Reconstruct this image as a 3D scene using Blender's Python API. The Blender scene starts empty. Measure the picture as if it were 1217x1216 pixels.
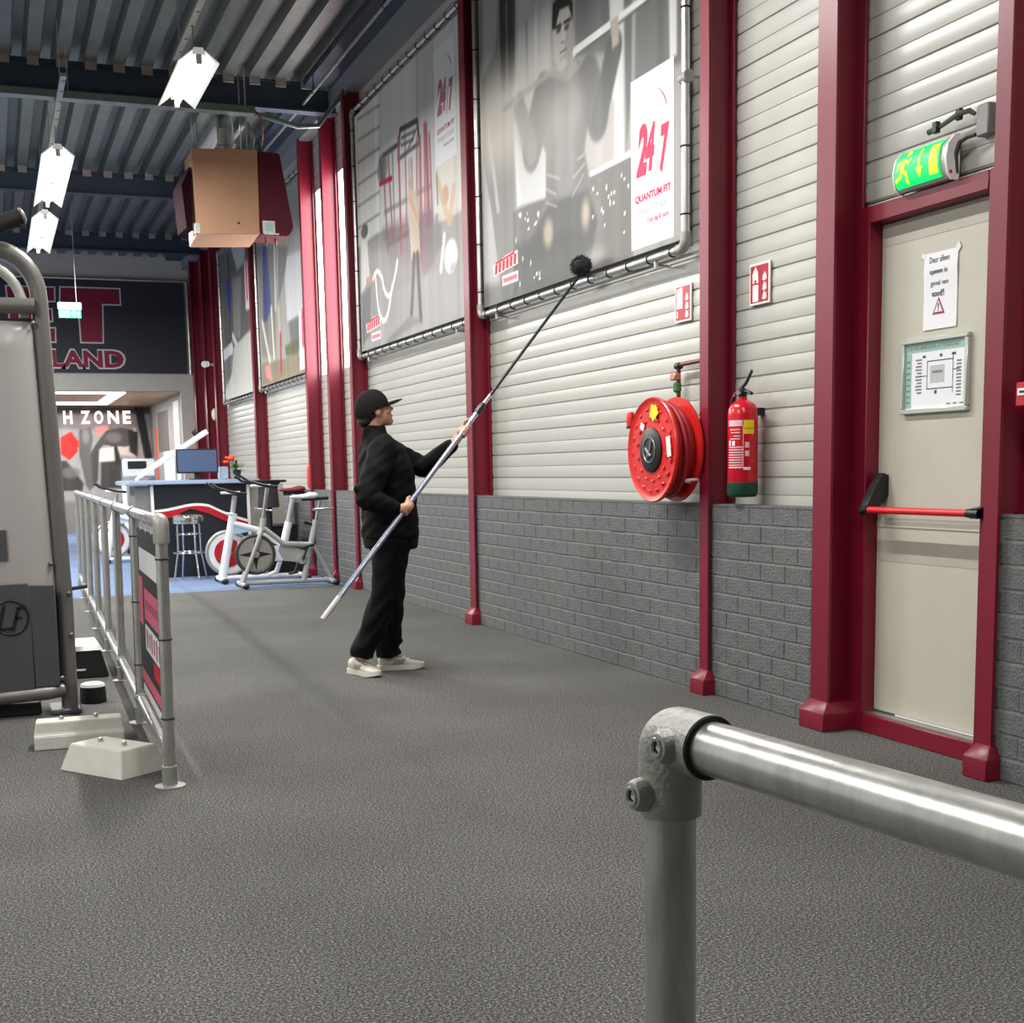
import bpy, bmesh, math, random
import numpy as np
from mathutils import Vector, Matrix, Euler
from math import sin, cos, pi, radians

SC = bpy.context.scene
COL = SC.collection
random.seed(7)

def lin(c):
    return tuple(((v / 12.92) if v <= .04045 else ((v + .055) / 1.055) ** 2.4) for v in c[:3])

def rgb(r, g, b):
    return lin((r / 255, g / 255, b / 255))

# ------------------------------------------------------------------ camera
YAW, PIT, ROL, HCAM = radians(21.5306), radians(-7.6837), radians(-1.0591), 1.25
fwd = Vector((sin(YAW) * cos(PIT), cos(YAW) * cos(PIT), sin(PIT)))
right = Vector((cos(YAW), -sin(YAW), 0))
up = right.cross(fwd)
r2 = right * cos(ROL) + up * sin(ROL)
u2 = -right * sin(ROL) + up * cos(ROL)
cd = bpy.data.cameras.new('camera')
cam = bpy.data.objects.new('camera', cd)
COL.objects.link(cam)
cam.matrix_world = Matrix(((r2.x, u2.x, -fwd.x, 0), (r2.y, u2.y, -fwd.y, 0), (r2.z, u2.z, -fwd.z, HCAM), (0, 0, 0, 1)))
cd.sensor_fit = 'HORIZONTAL'
cd.sensor_width = 36
cd.lens = 1540.4 / 1217 * 36
cd.shift_y = (764.94 - 608) / 1217
cd.clip_start = .05
SC.camera = cam

# ------------------------------------------------------------------ world, exposure
w = bpy.data.worlds.new('world')
SC.world = w
w.use_nodes = True
w.node_tree.nodes['Background'].inputs[0].default_value = (1.0, 0.985, 0.955, 1)
w.node_tree.nodes['Background'].inputs[1].default_value = 0.62
SC.view_settings.view_transform = 'Standard'
SC.view_settings.look = 'None'
SC.view_settings.gamma = 1
SC.view_settings.use_curve_mapping = False
SC.view_settings.exposure = 0.14

LAMP_POWER = 95      # watts of one ceiling lamp module
WINDOW_POWER = 11.0   # emission of the daylit translucent panes

# ------------------------------------------------------------------ materials
MATS = {}

def mat(name, col, rough=.5, metal=0.0, var=.0, scale=8, bump=0.0, bscale=60, spec=.5, emit=None, estr=0, stretch=None, coat=0):
    if name in MATS:
        return MATS[name]
    m = bpy.data.materials.new(name)
    m.use_nodes = True
    nt = m.node_tree
    b = nt.nodes['Principled BSDF']
    b.inputs['Base Color'].default_value = (*col, 1)
    b.inputs['Roughness'].default_value = rough
    b.inputs['Metallic'].default_value = metal
    b.inputs['Specular IOR Level'].default_value = spec
    b.inputs['Coat Weight'].default_value = coat
    if emit:
        b.inputs['Emission Color'].default_value = (*emit, 1)
        b.inputs['Emission Strength'].default_value = estr
    tc = nt.nodes.new('ShaderNodeTexCoord')
    src = tc.outputs['Object']
    if stretch:
        mp = nt.nodes.new('ShaderNodeMapping')
        mp.inputs['Scale'].default_value = stretch
        nt.links.new(src, mp.inputs['Vector'])
        src = mp.outputs['Vector']
    if var > 0:
        n = nt.nodes.new('ShaderNodeTexNoise')
        n.inputs['Scale'].default_value = scale
        n.inputs['Detail'].default_value = 6
        n.inputs['Roughness'].default_value = .65
        nt.links.new(src, n.inputs['Vector'])
        r = nt.nodes.new('ShaderNodeValToRGB')
        r.color_ramp.elements[0].position = .3
        r.color_ramp.elements[1].position = .7
        r.color_ramp.elements[0].color = (*[max(0, c * (1 - var)) for c in col], 1)
        r.color_ramp.elements[1].color = (*[min(1, c * (1 + var)) for c in col], 1)
        nt.links.new(n.outputs['Fac'], r.inputs['Fac'])
        nt.links.new(r.outputs['Color'], b.inputs['Base Color'])
    if bump > 0:
        n2 = nt.nodes.new('ShaderNodeTexNoise')
        n2.inputs['Scale'].default_value = bscale
        n2.inputs['Detail'].default_value = 5
        nt.links.new(src, n2.inputs['Vector'])
        bp = nt.nodes.new('ShaderNodeBump')
        bp.inputs['Strength'].default_value = bump
        bp.inputs['Distance'].default_value = .01
        nt.links.new(n2.outputs['Fac'], bp.inputs['Height'])
        nt.links.new(bp.outputs['Normal'], b.inputs['Normal'])
    MATS[name] = m
    return m

def print_mat(name, rough=.5):
    m = bpy.data.materials.new(name)
    m.use_nodes = True
    nt = m.node_tree
    a = nt.nodes.new('ShaderNodeVertexColor')
    a.layer_name = 'ink'
    b = nt.nodes['Principled BSDF']
    nt.links.new(a.outputs['Color'], b.inputs['Base Color'])
    b.inputs['Roughness'].default_value = rough
    b.inputs['Specular IOR Level'].default_value = .3
    return m

def carpet_mat(name, dark, mid, light):
    m = bpy.data.materials.new(name)
    m.use_nodes = True
    nt = m.node_tree
    b = nt.nodes['Principled BSDF']
    b.inputs['Roughness'].default_value = .95
    b.inputs['Specular IOR Level'].default_value = .12
    tc = nt.nodes.new('ShaderNodeTexCoord')
    n = nt.nodes.new('ShaderNodeTexNoise')
    n.inputs['Scale'].default_value = 130
    n.inputs['Detail'].default_value = 4
    n.inputs['Roughness'].default_value = .95
    nt.links.new(tc.outputs['Object'], n.inputs['Vector'])
    r = nt.nodes.new('ShaderNodeValToRGB')
    e = r.color_ramp.elements
    e[0].position, e[1].position = .40, .64
    e[0].color, e[1].color = (*dark, 1), (*light, 1)
    k = e.new(.52)
    k.color = (*mid, 1)
    nt.links.new(n.outputs['Fac'], r.inputs['Fac'])
    n3 = nt.nodes.new('ShaderNodeTexNoise')
    n3.inputs['Scale'].default_value = .9
    n3.inputs['Detail'].default_value = 5
    nt.links.new(tc.outputs['Object'], n3.inputs['Vector'])
    mr = nt.nodes.new('ShaderNodeMapRange')
    mr.inputs[1].default_value, mr.inputs[2].default_value = .3, .7
    mr.inputs[3].default_value, mr.inputs[4].default_value = .84, 1.14
    nt.links.new(n3.outputs['Fac'], mr.inputs[0])
    mx = nt.nodes.new('ShaderNodeVectorMath')
    mx.operation = 'SCALE'
    nt.links.new(r.outputs['Color'], mx.inputs[0])
    nt.links.new(mr.outputs[0], mx.inputs['Scale'])
    nt.links.new(mx.outputs[0], b.inputs['Base Color'])
    bp = nt.nodes.new('ShaderNodeBump')
    bp.inputs['Strength'].default_value = .5
    bp.inputs['Distance'].default_value = .004
    nt.links.new(n.outputs['Fac'], bp.inputs['Height'])
    nt.links.new(bp.outputs['Normal'], b.inputs['Normal'])
    return m

RED = mat('red_paint', rgb(120, 14, 40), .38, var=.08, scale=3, bump=.04, bscale=30)
CLAD = mat('cream_cladding', rgb(178, 177, 170), .33, var=.04, scale=2.5, bump=.05, bscale=9, stretch=(1, .3, 2))
BRICK = mat('grey_brick_paint', rgb(98, 100, 100), .75, var=.18, scale=30, bump=.9, bscale=85)
MORTAR = mat('grey_joint_edge_light', rgb(122, 123, 121), .85, var=.1, scale=40, bump=.4, bscale=120)  # painted joints, lightened to carry the light caught by brick edges
GALV = mat('galvanised_steel', rgb(196, 196, 192), .31, .88, var=.2, scale=12, bump=.04, bscale=40, stretch=(2.5, 2.5, .7))
CASTG = mat('cast_galvanised', rgb(158, 158, 152), .5, .5, var=.1, scale=25, bump=.25, bscale=160)
RUBBER = mat('black_rubber', rgb(20, 20, 21), .6, bump=.1)
BLACKP = mat('black_plastic', rgb(22, 22, 24), .4, bump=.05)
WHITE = mat('white_plastic', rgb(228, 228, 224), .4, var=.03)
CHROME = mat('chrome', rgb(215, 215, 215), .14, 1.0, var=.05)
DOORM = mat('cream_door', rgb(190, 186, 172), .5, var=.05, scale=3, bump=.02)
PAPER = mat('white_paper', rgb(232, 232, 236), .7, var=.02)
INK = mat('black_ink', rgb(35, 35, 40), .7)
REDINK = mat('red_ink', rgb(196, 18, 52), .6)
DECK = mat('roof_deck_metal', rgb(104, 108, 104), .42, .35, var=.14, scale=5, bump=.05)
BEAM = mat('blue_steel_beam', rgb(54, 66, 82), .5, .1, var=.12, scale=4)
BANNERE = mat('banner_edge_black', rgb(30, 30, 30), .6, var=.1)

# ------------------------------------------------------------------ mesh helpers
def vb(bm, p):
    return bm.verts.new(p)

def box(bm, x0, x1, y0, y1, z0, z1, bev=0, seg=1):
    vs = [vb(bm, (x, y, z)) for z in (z0, z1) for y in (y0, y1) for x in (x0, x1)]
    fs = [(0, 2, 3, 1), (4, 5, 7, 6), (0, 1, 5, 4), (2, 6, 7, 3), (0, 4, 6, 2), (1, 3, 7, 5)]
    fl = [bm.faces.new([vs[i] for i in f]) for f in fs]
    if bev > 0:
        ed = list({e for f in fl for e in f.edges})
        bmesh.ops.bevel(bm, geom=ed, offset=bev, segments=seg, affect='EDGES', profile=.5)
    return bm

def obox(bm, c, ax, ay, az, bev=0):
    """box by centre and three half-axis vectors"""
    c, ax, ay, az = map(Vector, (c, ax, ay, az))
    vs = [vb(bm, c + ax * sx + ay * sy + az * sz) for sz in (-1, 1) for sy in (-1, 1) for sx in (-1, 1)]
    fs = [(0, 2, 3, 1), (4, 5, 7, 6), (0, 1, 5, 4), (2, 6, 7, 3), (0, 4, 6, 2), (1, 3, 7, 5)]
    fl = [bm.faces.new([vs[i] for i in f]) for f in fs]
    if bev > 0:
        bmesh.ops.bevel(bm, geom=list({e for f in fl for e in f.edges}), offset=bev, segments=2, affect='EDGES', profile=.5)
    return bm

def tube(bm, pts, r, seg=12, cap=True, flat=1.0):
    pts = [Vector(p) for p in pts]
    rs = r if isinstance(r, (list, tuple)) else [r] * len(pts)
    t0 = (pts[1] - pts[0]).normalized()
    n = Vector((0, 0, 1)) if abs(t0.z) < .9 else Vector((1, 0, 0))
    n = (n - t0 * n.dot(t0)).normalized()
    rings = []
    for i, p in enumerate(pts):
        if i == 0: t = t0
        elif i == len(pts) - 1: t = (pts[i] - pts[i - 1]).normalized()
        else: t = ((pts[i + 1] - pts[i]).normalized() + (pts[i] - pts[i - 1]).normalized()).normalized()
        n = (n - t * n.dot(t)).normalized()
        b = t.cross(n)
        rings.append([vb(bm, p + (n * cos(2 * pi * k / seg) + b * (sin(2 * pi * k / seg) * flat)) * rs[i]) for k in range(seg)])
    for a, c in zip(rings, rings[1:]):
        for k in range(seg):
            bm.faces.new((a[k], a[(k + 1) % seg], c[(k + 1) % seg], c[k]))
    if cap:
        bm.faces.new(rings[0][::-1])
        bm.faces.new(rings[-1])
    return bm

def arcpts(c, r, a0, a1, n, ax=(1, 0, 0), ay=(0, 0, 1)):
    c, ax, ay = Vector(c), Vector(ax), Vector(ay)
    return [c + (ax * cos(a) + ay * sin(a)) * r for a in (a0 + (a1 - a0) * i / n for i in range(n + 1))]

def lathe(bm, prof, o, d, seg=24, cap=True):
    """prof: (radius, height along d)"""
    o, d = Vector(o), Vector(d).normalized()
    n = Vector((0, 0, 1)) if abs(d.z) < .9 else Vector((1, 0, 0))
    n = (n - d * n.dot(d)).normalized()
    b = d.cross(n)
    rings = [[vb(bm, o + d * h + (n * cos(2 * pi * k / seg) + b * sin(2 * pi * k / seg)) * max(r, 1e-4)) for k in range(seg)] for r, h in prof]
    for a, c in zip(rings, rings[1:]):
        for k in range(seg):
            bm.faces.new((a[k], a[(k + 1) % seg], c[(k + 1) % seg], c[k]))
    if cap:
        bm.faces.new(rings[0][::-1])
        bm.faces.new(rings[-1])
    return bm

def torus(bm, o, d, R, r, seg=32, rs=10):
    o, d = Vector(o), Vector(d).normalized()
    n = Vector((0, 0, 1)) if abs(d.z) < .9 else Vector((1, 0, 0))
    n = (n - d * n.dot(d)).normalized()
    b = d.cross(n)
    rings = []
    for k in range(seg):
        e = n * cos(2 * pi * k / seg) + b * sin(2 * pi * k / seg)
        rings.append([vb(bm, o + e * (R + r * cos(2 * pi * j / rs)) + d * (r * sin(2 * pi * j / rs))) for j in range(rs)])
    for k in range(seg):
        a, c = rings[k], rings[(k + 1) % seg]
        for j in range(rs):
            bm.faces.new((a[j], c[j], c[(j + 1) % rs], a[(j + 1) % rs]))
    return bm

def loft(bm, rings, cap=True):
    """rings: lists of equal length of points"""
    rr = [[vb(bm, p) for p in r] for r in rings]
    n = len(rr[0])
    for a, c in zip(rr, rr[1:]):
        for k in range(n):
            bm.faces.new((a[k], a[(k + 1) % n], c[(k + 1) % n], c[k]))
    if cap:
        bm.faces.new(rr[0][::-1])
        bm.faces.new(rr[-1])
    return bm

def prism(bm, poly, a, b, f):
    """poly 2D, f(p, t) -> 3D, extruded from t=a to t=b"""
    return loft(bm, [[f(p, a) for p in poly], [f(p, b) for p in poly]])

def ball(bm, c, rx, ry=None, rz=None, sub=2, rot=None):
    g = bmesh.ops.create_icosphere(bm, subdivisions=sub, radius=1)['verts']
    M = Matrix.Translation(Vector(c)) @ (rot.to_matrix().to_4x4() if rot else Matrix.Identity(4)) @ Matrix.Diagonal((rx, ry or rx, rz or rx, 1))
    for v in g:
        v.co = M @ v.co
    return bm

def NB():
    return bmesh.new()

def wloc(o):
    v = Vector((0, 0, 0))
    while o is not None:
        v = v + o.location
        o = o.parent
    return v

def finish(bm, name, angle=38):
    bmesh.ops.recalc_face_normals(bm, faces=bm.faces[:])
    me = bpy.data.meshes.new(name)
    bm.to_mesh(me)
    bm.free()
    if angle:
        me.shade_smooth()
        me.set_sharp_from_angle(angle=radians(angle))
    return me

def obj(name, bm, m, parent=None, angle=38, at=None, label=None):
    """link one mesh; vertices are given in world space (or around `at`, when given)"""
    me = finish(bm, name, angle) if isinstance(bm, bmesh.types.BMesh) else bm
    o = bpy.data.objects.new(name, me)
    COL.objects.link(o)
    base = wloc(parent) if parent else Vector((0, 0, 0))
    if parent:
        o.parent = parent
    if at is not None:
        o.location = Vector(at) - base
    elif parent and base.length > 0 and isinstance(bm, bmesh.types.BMesh):
        me.transform(Matrix.Translation(-base))
    if m is not None and not me.materials:
        for q in (m if isinstance(m, (list, tuple)) else [m]):
            me.materials.append(q)
    if label:
        o['label'] = label
    return o

def tag(o, label, cat, group=None):
    o['label'] = label
    o['category'] = cat
    if group:
        o['group'] = group
    return o

def thing(name, label, cat, loc, group=None):
    o = bpy.data.objects.new(name, None)
    COL.objects.link(o)
    o.location = loc
    o.empty_display_size = .1
    return tag(o, label, cat, group)

def struct(name, bm, m, label=None, angle=38):
    o = obj(name, bm, m, None, angle)
    o['kind'] = 'structure'
    if label: o['label'] = label
    return o

def sempty(name, label=None):
    o = bpy.data.objects.new(name, None)
    COL.objects.link(o)
    o['kind'] = 'structure'
    if label: o['label'] = label
    return o

def copy_tree(o, parent=None):
    c = o.copy()
    COL.objects.link(c)
    c.parent = parent
    for ch in [k for k in bpy.data.objects if k.parent == o]:
        copy_tree(ch, c)
    return c

def text_mesh(s, size, thick=.0, depth=.0006, shear=0, width=None, height=None, sx=1):
    """flat lettering in the XY plane, lower-left corner at the origin; returns mesh"""
    cu = bpy.data.curves.new('lettering', 'FONT')
    cu.body = s
    cu.size = size
    cu.offset = thick
    cu.extrude = depth
    cu.shear = shear
    cu.resolution_u = 3
    o = bpy.data.objects.new('lettering', cu)
    me = bpy.data.meshes.new_from_object(o)
    bpy.data.objects.remove(o)
    if len(me.vertices):
        xs = [v.co.x for v in me.vertices]
        ys = [v.co.y for v in me.vertices]
        x0, x1, y0, y1 = min(xs), max(xs), min(ys), max(ys)
        fx = (width / (x1 - x0)) if width else 1
        fy = (height / (y1 - y0)) if height else (fx if width else 1)
        for v in me.vertices:
            v.co.x = (v.co.x - x0) * fx
            v.co.y = (v.co.y - y0) * fy
    me.materials.clear()
    return me

def text_on_wall(name, s, m, parent, x, yleft, z, **k):
    """lettering on a face that looks to -X, reading from far (+Y) to near"""
    me = text_mesh(s, 1, **k)
    me.transform(Matrix(((0, 0, -1, x), (-1, 0, 0, yleft), (0, 1, 0, z), (0, 0, 0, 1))))
    me.transform(Matrix.Translation(-wloc(parent)))
    return obj(name, me, m, parent)

def text_facing(name, s, m, parent, y, xleft, z, **k):
    """lettering on a face that looks to -Y"""
    me = text_mesh(s, 1, **k)
    me.transform(Matrix(((1, 0, 0, xleft), (0, 0, -1, y), (0, 1, 0, z), (0, 0, 0, 1))))
    me.transform(Matrix.Translation(-wloc(parent)))
    return obj(name, me, m, parent)

# ------------------------------------------------------------------ flat colour prints (ink laid on a fine mesh)
def seg_dist(P, a, b):
    a, b = np.array(a), np.array(b)
    d = b - a
    t = np.clip(((P - a) @ d) / max(d @ d, 1e-9), 0, 1)
    return np.linalg.norm(P - a - t[:, None] * d, axis=1)

def sdf_poly(P, q):
    d = np.full(len(P), 1e9)
    ins = np.zeros(len(P), bool)
    for i in range(len(q)):
        a, b = q[i - 1], q[i]
        d = np.minimum(d, seg_dist(P, a, b))
        if a[1] != b[1]:
            c = ((a[1] > P[:, 1]) != (b[1] > P[:, 1])) & (P[:, 0] < (b[0] - a[0]) * (P[:, 1] - a[1]) / (b[1] - a[1]) + a[0])
            ins ^= c
    return np.where(ins, -d, d)

def paint(P, feats, base):
    C = np.tile(np.array(base, float), (len(P), 1))
    for f in feats:
        k, q, col, soft, al = f[:5]
        if k == 'p':
            d = sdf_poly(P, q)
        elif k == 'l':
            d = seg_dist(P, q[0], q[1]) - f[5] / 2
        else:
            c = np.array(q[0]); e1 = np.array(q[1]) - c; e2 = np.array(q[2]) - c
            a = max(abs(e1[0]), abs(e2[0]), .004); b = max(abs(e1[1]), abs(e2[1]), .004)
            rr = np.hypot((P[:, 0] - c[0]) / a, (P[:, 1] - c[1]) / b)
            d = (rr - 1) * min(a, b)
        t = np.clip(.5 - d / max(soft, .004), 0, 1)
        t = (t * t * (3 - 2 * t) * al)[:, None]
        C = C * (1 - t) + np.array(col) * t
    return C

def print_sheet(name, feats, base, u0, u1, v0, v1, step, place, m, parent, tone=1.0):
    """print with u to the right and v up; place(u, v) gives the 3D point"""
    nu, nv = int((u1 - u0) / step) + 1, int((v1 - v0) / step) + 1
    us, vs = np.linspace(u0, u1, nu), np.linspace(v0, v1, nv)
    U, V = np.meshgrid(us, vs)
    P = np.stack([U.ravel(), V.ravel()], 1)
    C = paint(P, feats, base)
    rng = np.random.default_rng(3)
    streak = np.interp(U.ravel(), np.linspace(u0, u1, 40), rng.normal(0, .018, 40))
    C = np.clip(C + streak[:, None], 0, 1) ** tone
    L = np.where(C <= .04045, C / 12.92, ((C + .055) / 1.055) ** 2.4)
    base_l = wloc(parent)
    verts = [tuple(Vector(place(u, v)) - base_l) for u, v in P]
    idx = np.arange(nu * nv).reshape(nv, nu)
    F = np.stack([idx[:-1, :-1], idx[:-1, 1:], idx[1:, 1:], idx[1:, :-1]], -1).reshape(-1, 4)
    me = bpy.data.meshes.new(name)
    me.from_pydata(verts, [], F.tolist())
    at_ = me.color_attributes.new('ink', 'FLOAT_COLOR', 'POINT')
    at_.data.foreach_set('color', np.concatenate([L, np.ones((len(L), 1))], 1).astype(np.float32).ravel())
    me.materials.append(m)
    o = bpy.data.objects.new(name, me)
    COL.objects.link(o)
    o.parent = parent
    return o

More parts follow.
